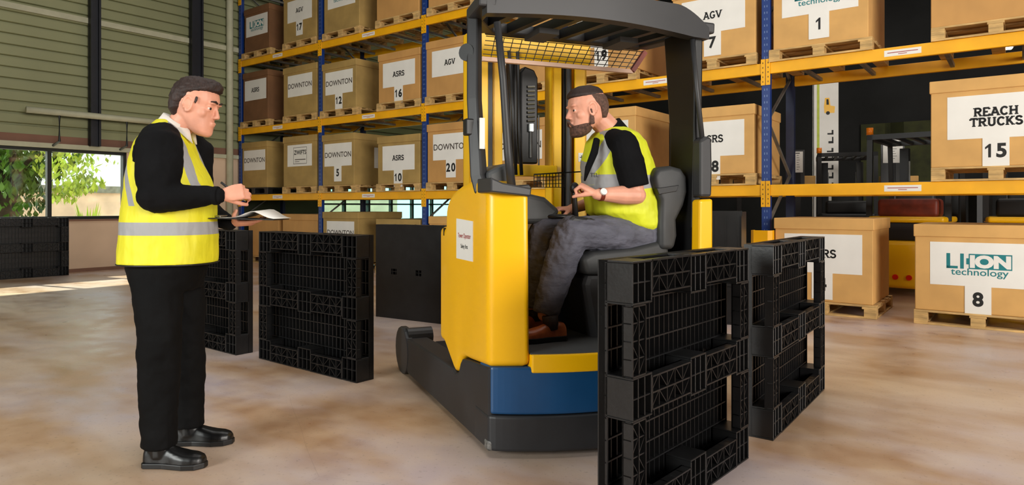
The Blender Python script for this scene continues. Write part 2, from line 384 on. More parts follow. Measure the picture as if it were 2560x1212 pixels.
window('window_2', 2.3, 8.0, .5, 2.3, (3.0, 3.8, 4.6, 5.4, 6.2, 7.1), 'tintglass', 'frame', .05, (1.25,))
for y in (-2.88, -.965):
    a = -.085 if y < -2 else -.12
    o = MB().bx((.0, y+a, 2.30), (.13, y+a+.035, 9.4)).bx((.0, y-a-.035, 2.30), (.13, y-a, 9.4)).bx((.05, y+a, 2.30), (.08, y-a, 9.4)).build('steel_column', 'column', None, RM @ T3(XW+.05, 0, 0))
    tag(o, 'dark steel column on the clad wall above the middle of the window' if y < -2 else 'dark steel column on the clad wall directly behind the standing man\'s head', 'column', 'steel wall columns')
g = thing('canopy_rail', 'long pale horizontal pipe on black brackets above the window', 'rail', RM @ T3(.22, -4.02, 2.83))
MB().tube([(0, 0, 0), (0, 3.3, 0)], .055, 12).build('pipe', 'lintel', g, smooth=True)
for y in (.49, 1.6): MB().tube([(0, y, -.02), (0, y, -.50), (-.30, y, -.56)], .022, 8).build('bracket', 'frame', g)
tag(MB().tube([(0, 0, 0), (0, 0, 9.3)], .07, 12).build('downpipe', 'lintel', None, RM @ T3(-.03, -.22, 0), smooth=True), 'pale vertical pipe in the corner beside the end of the racking', 'pipe')
# outside
struct('ground_outside', MB().bx((-40, -30, -.2), (XW-.2, 30, -.02)), 'pave', RM)
o = thing('garden_wall', 'low pink rendered wall outside the window, with a grey coping', 'wall', RM @ T3(-10, 0, 0))
MB().bx((-.2, -14, -.02), (0, 14, 1.62)).build('wall_body', 'pink', o); MB().bx((-.26, -14, 1.62), (.06, 14, 1.84)).build('coping', 'galv', o)
tag(MB().bx((-20, -16, -.02), (-15, 16, 4.2)).prism([(-20.2, 4.2), (-14.8, 4.2), (-14.8, 4.35), (-20.2, 5.2)], 'y', -16.2, 16.2).build('storage_shed', 'shed', None, RM), 'white sheeted building beyond the garden wall', 'building')
def leaves(n, centre, r3, size, rnd):
    b = MB()
    for i in range(n):
        while 1:
            p = Vector((rnd.uniform(-1, 1), rnd.uniform(-1, 1), rnd.uniform(-1, 1)))
            if .25 < p.length < 1: break
        q = Vector((p.x*r3[0], p.y*r3[1], p.z*r3[2]))+Vector(centre)
        a = Vector((rnd.gauss(0, 1), rnd.gauss(0, 1), rnd.gauss(0, 1))).normalized(); u, v = basis(a, Vector((0, 0, 1))); s_ = size*rnd.uniform(.6, 1.3)
        b.add([q-u*s_, q-v*s_*.5, q+u*s_, q+v*s_*.5], [(0, 1, 2, 3)])
    return b
tr = thing('tree', 'leafy green tree with a dark trunk outside the left window pane', 'tree', T3(-12.9, 17, 0))
rn = random.Random(3)
MB().tube([(0, 0, 0), (.1, 0, 1.4), (0, .1, 3), (.3, 0, 4.5)], [.32, .26, .2, .12], 10).tube([(.05, 0, 1.3), (-.7, .2, 2.4), (-1.2, .2, 3.4)], [.14, .1, .05], 8).tube([(.05, 0, 1.6), (.8, .1, 2.6), (1.5, 0, 3.3)], [.13, .1, .05], 8).build('trunk', 'bark', tr, smooth=True)
b = leaves(2600, (0, 0, 3.0), (1.9, 1.6, 1.5), .13, rn); c_ = leaves(900, (-.3, 0, 1.5), (1.2, 1.2, .9), .12, rn); b.add(c_.v, c_.f); b.build('foliage', 'leaf', tr)
b = leaves(420, (1.75, -.2, 2.35), (.75, .7, .8), .10, rn)
for cc in ((2.1, 0, 1.75), (1.5, 0, 1.5)): c_ = leaves(110, cc, (.45, .4, .22), .10, rn); b.add(c_.v, c_.f)
b.build('bright_foliage', 'leafl', tr)
t2 = thing('tree', 'slender pale-leaved sapling outside the right window pane', 'tree', T3(-10.3, 19, 0))
MB().tube([(0, 0, 0), (.05, 0, 1.8), (-.1, 0, 4)], [.04, .03, .02], 6).build('trunk', 'bark', t2); leaves(170, (-.2, 0, 3.2), (1.4, 1, 1.3), .08, rn).build('foliage', 'leafl', t2)
for i, (x, y, s_, lb) in enumerate(((-11.35, 18, 1, 'spiky green shrub against the garden wall, seen mid-window'), (-10.2, 18.6, .6, 'small low green shrub further right against the garden wall'), (-12.2, 18.4, .7, 'low shrub beside the foot of the big tree'))):
    p = thing('shrub', lb, 'shrub', T3(x, y, 0)); b = MB()
    for k in range(60):
        a = rn.uniform(0, 6.28); l_ = rn.uniform(.5, 1.35)*s_; q = Vector((math.cos(a)*.35*s_, math.sin(a)*.35*s_, l_)); u = Vector((-math.sin(a), math.cos(a), 0))*.035
        b.add([Vector((0, 0, 0))-u, Vector((0, 0, 0))+u, q*.7+u, q, q*.7-u], [(0, 1, 2, 3, 4)])
    b.build('leaves', 'leafl' if i < 2 else 'leaf', p)
# ================================================================ RACKING
BAY = 2.8; LV = (1.45, 2.88, 4.36, 5.84)
rack = thing('pallet_rack', 'long blue and yellow warehouse pallet rack full of boxes', 'rack', RM)
postm = MB().bx((-.05, -.035, 0), (.05, .035, 6.4)).bx((-.03, .035, 0), (.03, .05, 6.4))
for n in range(6):
    x = BAY*n
    p = postm.build('front_post', 'post', rack, T3(x, .035, 0), bevel=.006)
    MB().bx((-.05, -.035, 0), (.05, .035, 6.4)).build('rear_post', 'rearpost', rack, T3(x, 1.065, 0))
    b = MB(); zz = .35; k = 0
    while zz < 6.0:
        a, c = (.07, 1.03) if k % 2 else (1.03, .07)
        b.bar((x, a, zz), (x, c, zz+.62), .035, .02, (1, 0, 0)); zz += .62; k += 1
    b.build('bracing', 'galv', rack)
    MB().bx((x-.08, -.04, 0), (x+.08, .12, .008)).build('foot_plate', 'rearpost', rack)
    for z in LV:
        b = MB().bx((x-.052, -.012, z-.26), (x-.004, -.001, z+.045)).bx((x+.004, -.012, z-.26), (x+.052, -.001, z+.045)); cn = b.build('beam_connector', 'beam', rack)
        d = MB()
        for s_ in (-.03, .03):
            for q in range(5): d.box((x+s_, -.0125, z-.22+q*.055), (.008, .002, .018))
        d.build('slots', 'black', cn)
for n in range(5):
    for z in LV:
        for y, nm in ((.0, 'front_beam'), (1.05, 'rear_beam')):
            MB().bx((BAY*n+.05, y, z-.13), (BAY*(n+1)-.05, y+.05, z)).build(nm, 'beam', rack, bevel=.006)
        lb = MB().bx((BAY*n+1.23, -.0015, z-.095), (BAY*n+1.57, .002, z-.03)).build('beam_sticker', 'paper', rack)
        MB().bx((BAY*n+1.26, -.0022, z-.062), (BAY*n+1.54, -.0016, z-.054)).bx((BAY*n+1.36, -.0022, z-.080), (BAY*n+1.44, -.0016, z-.073)).build('sticker_print', 'redink', lb)
        for x in (.35, .95, 1.75, 2.4):
            MB().bx((BAY*n+x, .05, z-.10), (BAY*n+x+.04, 1.05, z-.06)).build('support_bar', 'galv', rack)
g = thing('post_protector', 'yellow steel guard at the foot of the blue rack post right of the truck', 'guard', RM @ T3(BAY*4, -.16, 0))
MB().prism([(-.12, .10), (-.12, 0), (-.08, -.04), (.08, -.04), (.12, 0), (.12, .10), (.105, .10), (.105, .01), (.07, -.025), (-.07, -.025), (-.105, .01), (-.105, .10)], 'z', 0, .92).build('guard_plate', 'beam', g); MB().bx((-.14, -.07, 0), (.14, .12, .012)).build('foot_plate', 'beam', g)
# ---- wooden pallet
def make_pallet():
    r = thing('wooden_pallet', 'x', 'pallet', RM); W, D_ = 1.08, 1.12
    b = MB()
    for i in range(5): y = .005+i*(D_-.01-.13)/4; b.bx((-W/2, y, .122), (W/2, y+.13, .142))
    for x in (-.5, -.07, .40): b.bx((x-.0 if x > -.5 else -W/2, .0, .100), ((x+.14) if x > -.5 else -W/2+.12, D_, .122))
    b.build('deck', 'wood', r, bevel=.003)
    for x in (-W/2, -.06, W/2-.12):
        for y in (0, .5, D_-.12): MB().bx((x, y, .02), (x+.12, y+.12, .100)).build('block', 'wood', r, bevel=.003)
        MB().bx((x-.0, 0, 0), (x+.12, D_, .02)).build('skid', 'wood', r, bevel=.002)
    MB().bx((-W/2+.12, 0, 0), (-.06, .10, .02)).bx((.06, 0, 0), (W/2-.12, .10, .02)).build('front_board', 'wood', r)
    return r
pal0 = make_pallet(); first = [True]
def put_pallet(x, y, z, label, group, m=None):
    global pal0
    if first[0] and not m: r = pal0; first[0] = False
    else: r = copy_tree(pal0)
    r.matrix_world = RM @ T3(x, y, z); r['label'] = label; r['group'] = group
    if m:
        for ch in r.children:
            me = ch.data.copy(); me.materials.clear(); me.materials.append(K[m]); ch.data = me
    return r
def logo(p, x, z, s=1.0, y=-.0022):
    MB().bx((x-.26*s, 0, z-.075*s), (x-.228*s, .0005, z+.075*s)).bx((x-.26*s, 0, z-.075*s), (x-.165*s, .0005, z-.05*s)).bx((x-.145*s, 0, z-.075*s), (x-.115*s, .0005, z+.075*s)).build('logo_letters', 'teal', p, T3(0, y, 0))
    MB().prism([(x-.095*s, z-.03*s), (x-.075*s, z-.03*s), (x-.075*s, z-.075*s), (x+.27*s, z-.075*s), (x+.27*s, z+.075*s), (x-.075*s, z+.075*s), (x-.075*s, z+.03*s), (x-.095*s, z+.03*s)], 'y', 0, .0004).build('logo_battery', 'teal', p, T3(0, y, 0))
    text('ION', .155*s, 'paper', p, x+.098*s, z, y-.0006, .010*s, 1.15)
    text('technology', .095*s, 'teal', p, x+.01, z-.115*s, y, .0008, 1.1)
def make_box(x0, x1, zb, zt, kind=None, num=None, m='card', label='', group='', pal='', yf=0.0, depth=1.1, pm=None, lx=None, num_on=True, pgroup='wooden pallets under the boxes'):
    cx = (x0+x1)/2; W = x1-x0; r = thing('cardboard_box', label, 'box', RM @ T3(cx, yf, zb+.144), group); H = zt-zb-.144
    put_pallet(cx, yf-.02, zb+.001, pal, pgroup, pm)
    MB().bx((-W/2+.012, .012, 0), (W/2-.012, depth-.012, H-.02)).build('carton_body', m, r, bevel=.008)
    MB().bx((-W/2, 0, H-.125), (W/2, depth, H)).build('lid', m, r, bevel=.008)
    lx = (lx-cx) if lx is not None else 0
    zt_ = H-.175; hh = .43; lw_ = .80 if W > .9 else W*.8
    yl = .0095
    if kind:
        L = MB().bx((-lw_/2, 0, zt_-hh), (lw_/2, .0024, zt_)).build('paper_label', 'paper', r, T3(lx, yl, 0)); zc = zt_-hh/2
        def F(f, *a, **k): return f(*a, **k)
        if kind == 'DOWNTON': text('DOWNTON', .14, 'thinink', L, 0, zc, -.001, .0016, 1.0)
        elif kind == 'ZWIFTS':
            text('ZWIFTS', .12, 'ink', L, .02, zc+.06, -.001, .003, .95)
            b = MB()
            for q in ((-.2, -.17, .2, -.162), (-.2, .155, .24, .163), (-.2, -.17, -.192, .163), (.232, -.17, .24, .163), (-.2, -.17, .24, -.162), (-.15, -.09, .2, -.075), (-.15, -.13, .0, -.12)): b.bx((q[0], 0, zc+q[1]), (q[2], .0004, zc+q[3]))
            b.build('frame_print', 'thinink', L, T3(0, -.001, 0))
        elif kind == 'LIION': logo(L, 0, zc+.03, 1.0, -.001)
        elif kind == 'REACH': slab('REACH', .082, 'ink', L, .0, zc+.045, -.001, wt=.23, sy=1.05); slab('TRUCKS', .082, 'ink', L, .0, zc-.055, -.001, wt=.23, sy=1.05)
        elif kind == 'BLANK': pass
        else: slab(kind, .088, 'ink', L, 0, zc, -.001, wt=.2, sy=1.05)
    if num:
        nw, nh = .215, .29; zn = zt_-hh-.0
        N = MB().bx((-nw/2, 0, zn-nh), (nw/2, .0024, zn+.01)).build('number_label', 'paper', r, T3(lx, yl-.0026, 0))
        if num_on: number(num, .185, N, 0, zn-.125)
    return r
bays = {1: 'first', 2: 'second', 3: 'third'}
G1, G2, G3, G0 = 'boxes on the lowest rack beam', 'boxes on the middle rack beam', 'boxes on the top rack beam', 'boxes on the floor under the rack'
make_box(.06, 1.02, 1.45, 2.57, 'DOWNTON', None, 'card4', 'cardboard box labelled DOWNTON on a black pallet, lowest beam, far left end of the rack', G1, 'black pallet under the leftmost DOWNTON box on the lowest beam', pm='plastic', pgroup='pallets on the lowest rack beam')
make_box(1.58, 2.68, 1.45, 2.6, 'ZWIFTS', None, 'card4', 'cardboard box with a framed ZWIFTS label, on the lowest beam', G1, 'wooden pallet under the framed ZWIFTS box', pgroup='pallets on the lowest rack beam')
b5 = make_box(2.85, 3.80, 1.45, 2.56, 'DOWNTON', '5', 'card4', 'cardboard box numbered 5 labelled DOWNTON, with a paper on its side', G1, 'wooden pallet under the DOWNTON box that has a paper on its side', pgroup='pallets on the lowest rack beam')
MB().bx((0, .5, .33), (.003, .95, .72)).build('side_label', 'paper', b5, T3(.464, 0, 0))
make_box(4.43, 5.50, 1.45, 2.43, 'ASRS', '10', 'card4', 'cardboard box numbered 10 labelled ASRS on the lowest beam', G1, 'wooden pallet under the lowest-beam ASRS box left of the tall brown box', pgroup='pallets on the lowest rack beam')
make_box(5.66, 6.74, 1.45, 2.56, 'DOWNTON', '20', 'card', 'taller brown cardboard box numbered 20 labelled DOWNTON', G1, 'wooden pallet under the taller brown DOWNTON box nearest the truck mast', pgroup='pallets on the lowest rack beam')
make_box(7.05, 8.15, 1.45, 2.50, 'DOWNTON', None, 'card', 'DOWNTON cardboard box seen through the truck mast between its yellow channels', G1, 'wooden pallet under the DOWNTON box seen through the truck mast', pgroup='pallets on the lowest rack beam')
make_box(8.48, 9.52, 1.45, 2.53, 'BLANK', None, 'card2', 'pale cardboard box right behind the seated driver\'s head', G1, 'wooden pallet behind the seated driver, on the lowest beam', pgroup='pallets on the lowest rack beam')
make_box(10.02, 11.07, 1.45, 2.42, 'ASRS', '18', 'card2', 'cardboard box numbered 18 labelled ASRS beside the blue post', G1, 'wooden pallet under the ASRS box beside the right-hand blue post', pgroup='pallets on the lowest rack beam')
make_box(12.84, 13.95, 1.45, 2.475, 'REACH', '15', 'card2', 'cardboard box numbered 15 with a REACH TRUCKS label', G1, 'shaded wooden pallet under the REACH TRUCKS box', pgroup='pallets on the lowest rack beam')
P2 = 'pallets on the middle rack beam'
make_box(.10, 1.05, 2.88, 4.07, 'ASRS', None, 'card3', 'dark cardboard box labelled ASRS, middle beam, far left end of the rack', G2, 'pallet under the unnumbered dark ASRS box at the left end', pgroup=P2, pm=None)
make_box(1.58, 2.70, 2.88, 4.00, 'DOWNTON', None, 'card4', 'unnumbered cardboard box labelled DOWNTON on the middle beam, left of box 12', G2, 'wooden pallet under the unnumbered DOWNTON box left of box 12', pgroup=P2)
make_box(2.85, 3.86, 2.88, 3.92, 'DOWNTON', '12', 'card4', 'cardboard box numbered 12 labelled DOWNTON', G2, 'wooden pallet under the numbered DOWNTON box on the middle beam', pgroup=P2)
make_box(4.45, 5.50, 2.88, 3.89, 'ASRS', '16', 'card', 'cardboard box numbered 16 labelled ASRS', G2, 'wooden pallet under the ASRS box on the middle beam, left of the AGV box', pgroup=P2)
make_box(5.63, 6.72, 2.88, 3.94, 'AGV', None, 'card', 'unnumbered cardboard box labelled AGV above box 20', G2, 'wooden pallet under the unnumbered AGV box', pgroup=P2)
make_box(7.05, 8.15, 2.88, 3.95, 'BLANK', None, 'card', 'cardboard box high behind the truck mast on the middle beam', G2, 'wooden pallet high behind the truck mast', pgroup=P2)
make_box(8.42, 9.56, 2.88, 4.00, 'BLANK', '19', 'card', 'cardboard box numbered 19 seen through the wire guard', G2, 'wooden pallet above the driver\'s head, seen below the wire guard', pgroup=P2)
make_box(10.02, 11.09, 2.88, 3.95, 'AGV', '7', 'card2', 'AGV cardboard box numbered 7, just left of the right-hand blue post', G2, 'wooden pallet under the AGV box just left of the right-hand blue post', pgroup=P2)
make_box(11.27, 12.29, 2.88, 3.98, 'LIION', '1', 'card2', 'cardboard box numbered 1 with a teal technology logo', G2, 'wooden pallet under the teal logo box high beside the right-hand blue post', pgroup=P2)
make_box(12.84, 13.95, 2.88, 4.0, 'BLANK', None, 'card', 'cardboard box at the upper right corner above box 15', G2, 'wooden pallet at the upper right corner above box 15', pgroup=P2)
P3 = 'pallets on the top rack beam'
make_box(.15, 1.10, 4.36, 5.44, 'LIION', None, 'card3', 'dark brown box with a teal logo, top beam, far left end', G3, 'pallet under the dark brown logo box on the top beam', pgroup=P3)
make_box(1.58, 2.68, 4.36, 5.50, 'AGV', '17', 'card4', 'AGV cardboard box numbered 17 on the top beam at the left', G3, 'wooden pallet under the top-beam AGV box at the left', pgroup=P3)
make_box(2.9, 3.95, 4.36, 5.55, 'LIION', None, 'card4', 'shade-toned box with a teal logo above box 12', G3, 'wooden pallet under the shade-toned box with the teal logo on the top beam', pgroup=P3)
make_box(4.4, 5.48, 4.36, 5.5, 'BLANK', None, 'card', 'top-beam cardboard box with a plain white label left of the third post', G3, 'top-beam wooden pallet under the blank-labelled box left of the third post', pgroup=P3)
make_box(5.68, 6.75, 4.36, 5.5, 'BLANK', None, 'card', 'cardboard box above the unnumbered AGV box on the top beam', G3, 'wooden pallet on the top beam above the unnumbered AGV box', pgroup=P3)
P4 = 'pallets on the floor under the rack'
make_box(.30, 1.42, 0, 1.03, None, None, 'card', 'cardboard box on the floor at the far left end, behind the clipboard', G0, 'wooden pallet on the floor at the far left end of the rack', pgroup=P4)
make_box(1.55, 2.72, 0, 1.04, None, None, 'card', 'unlabelled cardboard box on the floor left of the second blue post', G0, 'wooden pallet on the floor left of the second blue post', pgroup=P4)
make_box(2.87, 3.92, 0, 1.09, 'DOWNTON', None, 'card4', 'cardboard box labelled DOWNTON on the floor right of the second blue post', G0, 'wooden pallet on the floor under the DOWNTON box', pgroup=P4)
make_box(4.40, 5.50, 0, .97, None, None, 'card4', 'lower cardboard box on the floor behind the solid black pallet', G0, 'wooden pallet on the floor behind the solid black pallet', pgroup=P4)
make_box(5.70, 6.80, 0, 1.03, None, None, 'card2', 'cardboard box on the floor right beside the truck\'s yellow cover', G0, 'wooden pallet on the floor beside the yellow cover', pgroup=P4)
make_box(11.32, 12.35, 0, 1.065, 'ASRS', '4', 'card2', 'cardboard box labelled ASRS on the floor behind the standing black pallets', G0, 'wooden pallet on the floor under the ASRS box', yf=-.1, pgroup=P4)
make_box(12.71, 13.80, 0, 1.015, 'LIION', '8', 'card2', 'cardboard box numbered 8 with a teal technology logo, on the floor at right', G0, 'wooden pallet on the floor under box number 8', yf=-.1, pgroup=P4)
# ================================================================ STANDING BLACK PLASTIC PALLETS
def make_plastic():
    """stands on its long edge: x along, z up, feet and runners on -y, deck on +y"""
    r = thing('plastic_pallet', 'x', 'pallet', Matrix()); L, Hh = 1.2, 1.0
    xs, zs = (0, .52, 1.04), (0, .42, .84); t_ = .006
    b = MB()
    for z0, z1 in ((0, .47), (.53, 1.0)): b.bx((0, .142, z0), (L, .150, z1))
    for x0, x1 in ((0, .22), (.30, .56), (.64, .90), (.98, L)): b.bx((x0, .142, .47), (x1, .150, .53))
    for i in range(13): z = .003+i*(Hh-.006)/12; b.bx((0, .112, z-t_/2 if i else 0), (L, .143, z+t_/2))
    for i in range(27): x = .003+i*(L-.006)/26; b.bx((x-t_/2, .118, 0), (x+t_/2, .143, Hh))
    b.bx((0, .108, 0), (L, .145, .008)).bx((0, .108, Hh-.008), (L, .145, Hh)).bx((0, .108, 0), (.008, .145, Hh)).bx((L-.008, .108, 0), (L, .145, Hh))
    b.build('deck', 'plastic', r)
    def runner(x0, x1, z0, z1, hor):
        b = MB().bx((x0, 0, z0), (x1, .045, z0+t_)).bx((x0, 0, z1-t_), (x1, .045, z1)).bx((x0, 0, z0), (x0+t_, .045, z1)).bx((x1-t_, 0, z0), (x1, .045, z1)).bx((x0, .038, z0), (x1, .045, z1))
        if hor:
            zm = (z0+z1)/2; b.bx((x0, .002, zm-t_/2), (x1, .04, zm+t_/2)); n = int((x1-x0)/.062)
            for i in range(1, n): x = x0+(x1-x0)*i/n; b.bx((x-.0025, .006, z0), (x+.0025, .04, z1))
            for i in range(n):
                a, c = x0+(x1-x0)*i/n, x0+(x1-x0)*(i+1)/n
                for q0, q1 in ((z0, zm), (zm, z1)):
                    if i % 2: q0, q1 = q1, q0
                    b.bar((a, .018, q0), (c, .018, q1), .024, .004, (0, 1, 0))
        else:
            xm = (x0+x1)/2; b.bx((xm-t_/2, .002, z0), (xm+t_/2, .04, z1)); n = int((z1-z0)/.062)
            for i in range(1, n): z = z0+(z1-z0)*i/n; b.bx((x0, .006, z-.0025), (x1, .04, z+.0025))
            for i in range(n):
                a, c = z0+(z1-z0)*i/n, z0+(z1-z0)*(i+1)/n
                for q0, q1 in ((x0, xm), (xm, x1)):
                    if i % 2: q0, q1 = q1, q0
                    b.bar((q0, .018, a), (q1, .018, c), .024, .004, (0, 1, 0))
        return b
    for z0 in (0, .435, .87):
        for x0, x1 in ((.16, .52), (.68, 1.04)): runner(x0, x1, z0, z0+.13, True).build('runner', 'plastic', r)
    for x0 in (.0, 1.09):
        for z0, z1 in ((.16, .42), (.58, .84)): runner(x0, x0+.11, z0, z1, False).build('end_runner', 'plastic', r)
    for x0 in xs:
        for z0 in zs:
            b = MB(); x1, z1 = x0+.16, z0+.16; w_ = .008
            b.bx((x0, 0, z0), (x1, .118, z0+w_)).bx((x0, 0, z1-w_), (x1, .118, z1)).bx((x0, 0, z0+w_), (x0+w_, .118, z1-w_)).bx((x1-w_, 0, z0+w_), (x1, .118, z1-w_))
            for q in (1, 2): b.bx((x0+q*.053-.003, .003, z0+w_), (x0+q*.053+.003, .116, z1-w_))
            b.bx((x0+w_, .004, (z0+z1)/2-.003), (x1-w_, .116, (z0+z1)/2+.003)).bx((x0+w_, .105, z0+w_), (x1-w_, .112, z1-w_))
            b.build('block', 'plastic', r, bevel=.002, seg=1)
    return r
pp0 = make_plastic()
def stand(first_, ox, oy, dx, dy, label, sx=1.0):
    r = pp0 if first_ else copy_tree(pp0); r.matrix_world = T3(ox, oy, .001) @ Matrix.Rotation(math.atan2(dy, dx), 4, 'Z') @ Matrix.Diagonal((sx, 1, 1, 1)); r['label'] = label; r['group'] = 'black plastic pallets standing on edge'; return r
stand(1, .432, 2.405, .695, .79, 'black plastic pallet standing on edge nearest the camera, by the truck', .875)
stand(0, 1.335, 3.43, .593, .805, 'black plastic pallet standing on edge in front of the ASRS box at right')
stand(0, -1.994, 5.29, .784, -.62, 'black plastic pallet on edge standing free between the standing man and the truck')
stand(0, -3.16, 6.14, .784, -.62, 'black plastic pallet on edge partly hidden behind the standing man\'s legs')
stand(0, -.385, 6.80, -.846, .53, 'black plastic pallet with its solid deck facing out, right beside the truck\'s yellow cover')
stand(0, -8.47, 10.76, .64, .77, 'black plastic pallet on edge under the window, nearest the beige wall')
stand(0, -9.25, 9.82, .64, .77, 'black plastic pallet on edge cut off by the left side of the photo')
# ================================================================ REACH TRUCK
tk = thing('reach_truck', 'yellow and black reach truck with a driver seated sideways in its cab', 'forklift', TM)
def arcb(a, k=.19): return -k*math.sin(math.pi*min(max(a/1.29, 0), 1))**.8
def plan(a0, a1, off=0, k=.19, n=44): return [(a0+(a1-a0)*i/n, arcb(a0+(a1-a0)*i/n, k)+off) for i in range(n+1)]
# yellow side cover
poly = [(-.0, 1.27), (.17, 1.335), (.33, 1.325), (.42, 1.312), (.50, 1.295), (.57, 1.275), (.63, 1.245), (.67, 1.21), (.69, 1.17), (.70, 1.08), (.81, 1.08), (.81, .42), (.73, .415), (.55, .30), (.525, .29), (.475, .30), (.44, .36), (.407, .39), (.36, .404), (.295, .405), (.0, .43)]
mb = MB().prism(poly, 'x', 0, .18)
mb.v = [(x, y-(.085*x/.18 if y < .1 else 0)-(0.0), z) if z > 1.2 or y >= .1 else (x*(1+.06*(1.27-z)), y-(.085*x/.18), z) for x, y, z in mb.v]
cov = mb.build('side_cover', 'truckyellow', tk, bevel=.034, smooth=True, seg=5)
MB().bx((-.003, .715, 1.03), (.01, .725, 1.075)).build('slot', 'black', cov)
st = MB().prism([(.213, .918), (.482, .917), (.482, 1.133), (.213, 1.123)], 'x', -.003, .004).build('sticker', 'paper', cov)
text('Tower Operator', .035, 'redink', st, -.0036, 1.04, .347, .0006, .85, rz=-90)
text('Safety first', .03, 'ink', st, -.0036, .985, .347, .0004, .9, rz=-90)
tag(st, 'white paper notice stuck on the yellow side')
MB().prism(plan(.186, 1.20)+[(1.20, .06), (.186, .06)], 'z', .405, .492).build('step_sill', 'truckyellow', tk, bevel=.008)
MB().prism(plan(.19, 1.2, .018)+[(1.2, .78), (.19, .78)], 'z', .40, .496).build('floor_mat', 'dash', tk)
MB().prism(plan(.012, 1.278, .007)+[(1.278, .15), (.012, .15)], 'z', .205, .432).build('rear_panel', 'navy', tk, bevel=.012)
MB().prism(plan(.0, 1.29, -.002)+[(1.29, .2), (.0, .2)], 'z', .03, .202).build('rear_bumper', 'chassis', tk, bevel=.015, seg=3)
MB().bx((-.004, -.012, .03), (.045, .05, .08)).build('scuffed_corner', 'scuff', tk, bevel=.012)
leg = [(.0, .03), (1.62, .03), (1.66, .10), (1.66, .24), (1.60, .275), (1.31, .285), (.56, .30), (.53, .285), (.475, .295), (.44, .355), (.407, .385), (.295, .402), (.0, .428)]
for x0, x1, nm in ((.0, .15, 'leg'), (1.14, 1.29, 'leg')):
    lg = MB().prism(leg, 'x', x0+.004, x1).build(nm, 'chassis', tk, bevel=.012)
    MB().prism([(1.78+.19*math.cos(rad(a)), .16+.17*math.sin(rad(a))) for a in range(0, 360, 20)], 'x', x0, x0+.05).build('wheel_guard', 'char', lg, bevel=.008)
    MB().tube([(x0+.03, 1.78, .13), (x0+.16, 1.78, .13)], .128, 20).build('load_wheel', 'black', lg, smooth=False)
    MB().tube([(x0+.02, 1.70, .27), (x0+.20 if x0 < .5 else x0-.05, 1.70, .27)], .062, 16).build('wheel_motor', 'char', lg)
MB().bx((.15, .05, .06), (1.14, .95, .42)).build('chassis', 'chassis', tk)
MB().bx((.16, .78, .40), (1.14, .95, 1.05)).build('battery_cover', 'black', tk, bevel=.02)
# roof
rf = [(0, 0), (1.3, 0), (1.3, .66), (.24, .66), (.06, .36)]
b = MB()
fa = [(-.005+1.31*i/48, -.035*math.sin(math.pi*i/48)) for i in range(49)]
for i in range(48):
    (x0, y0), (x1, y1) = fa[i], fa[i+1]
    def ht(i): return 2.285-.10*max(0, (i-40)/8)**1.6
    def lt(i): return 2.122+.028*math.sin(math.pi*min(1, i/44))
    v = [(x0, y0, lt(i)), (x1, y1, lt(i+1)), (x1, y1+.07, lt(i+1)), (x0, y0+.07, lt(i)), (x0, y0, ht(i)), (x1, y1, ht(i+1)), (x1, y1+.07, ht(i+1)), (x0, y0+.07, ht(i))]
    b.add(v, [(0,3,2,1),(4,5,6,7),(0,1,5,4),(2,3,7,6)]+([(3,0,4,7)] if i == 0 else [])+([(1,2,6,5)] if i == 47 else []))
og = b.build('overhead_guard', 'char', tk)
b = MB()
for p, q in ((rf[1], rf[2]), (rf[2], rf[3]), (rf[3], rf[4]), (rf[4], rf[0])):
    b.bar((p[0], p[1], 2.185+.05*p[1]/.66), (q[0], q[1], 2.185+.05*q[1]/.66), .06, .09)
b.build('roof_frame', 'char', og, bevel=.01)
for i, x in enumerate((.20, .37, .54, .71, .88, 1.05, 1.18)):
    MB().bar((x, .03, 2.19), (x, .64, 2.235), .055, .04).build('roof_slat', 'black', og)
for x in (.47, .98): MB().bx((x-.06, .30, 2.14), (x+.06, .50, 2.17)).build('roof_lamp', 'dash', og)
# posts
fp = MB().tube([tb(1212, 478, .17), tb(1197, 440, .2), tb(1186, 250, .26), tb(1186, 45, .33)], [(.045, .06), (.045, .05), (.048, .045), (.05, .045)], 4, ref=(0, 1, 0)).build('front_post', 'char', tk, bevel=.01)
c = tb(1165, 130, .30); MB().tube([c, c+Vector((.05, .04, 0))], .045, 16, ref=(0, 0, 1)).build('work_light', 'black', fp)
c = tb(1172, 318, .24); MB().box(c, (.05, .05, .085)).build('mirror_box', 'black', fp, bevel=.008)
c = tb(1200, 335, .19)+Vector((0, -.03, 0)); MB().box(c, (.026, .012, .155)).build('spirit_level', 'paper', fp)
MB().tube([tb(1280, 478, .08), tb(1270, 380, .08), tb(1258, 200, .08), tb(1243, 55, .08)], [.022, .021, .019, .018], 12).build('slim_post', 'char', tk, smooth=True)
MB().prism([(.06, 1.0), (.27, 1.0), (.27, 1.6), (.33, 2.2), (.03, 2.2), (.04, 1.6)], 'x', 1.236, 1.29).build('rear_post', 'black', tk, bevel=.012)
MB().bx((1.236, .042, .50), (1.29, .60, 1.10)).build('side_wall', 'black', tk, bevel=.02)
MB().prism([(1.225, 1.25), (1.30, 1.25), (1.305, 1.40), (1.30, 1.575), (1.27, 1.585), (1.225, 1.56)], 'y', -.03, .05).build('grab_handle', 'char', tk, bevel=.015)
MB().tube([(1.258, .0, 1.56), (1.235, .02, 1.85), (1.215, .03, 2.12)], .014, 8).build('grab_rail', 'char', tk, smooth=True)
MB().prism([(1.205, .43), (1.302, .43), (1.302, 1.24), (1.222, 1.235), (1.215, 1.22)], 'y', -.035, .04).build('side_panel', 'truckyellow', tk, bevel=.012)
MB().bx((1.05, .58, .45), (1.22, .72, 1.05)).build('seat_housing', 'black', tk)
MB().tube([(1.165, .25, 2.24), (1.165, .25, 2.27)], .07, 18).build('beacon_base', 'black', og)
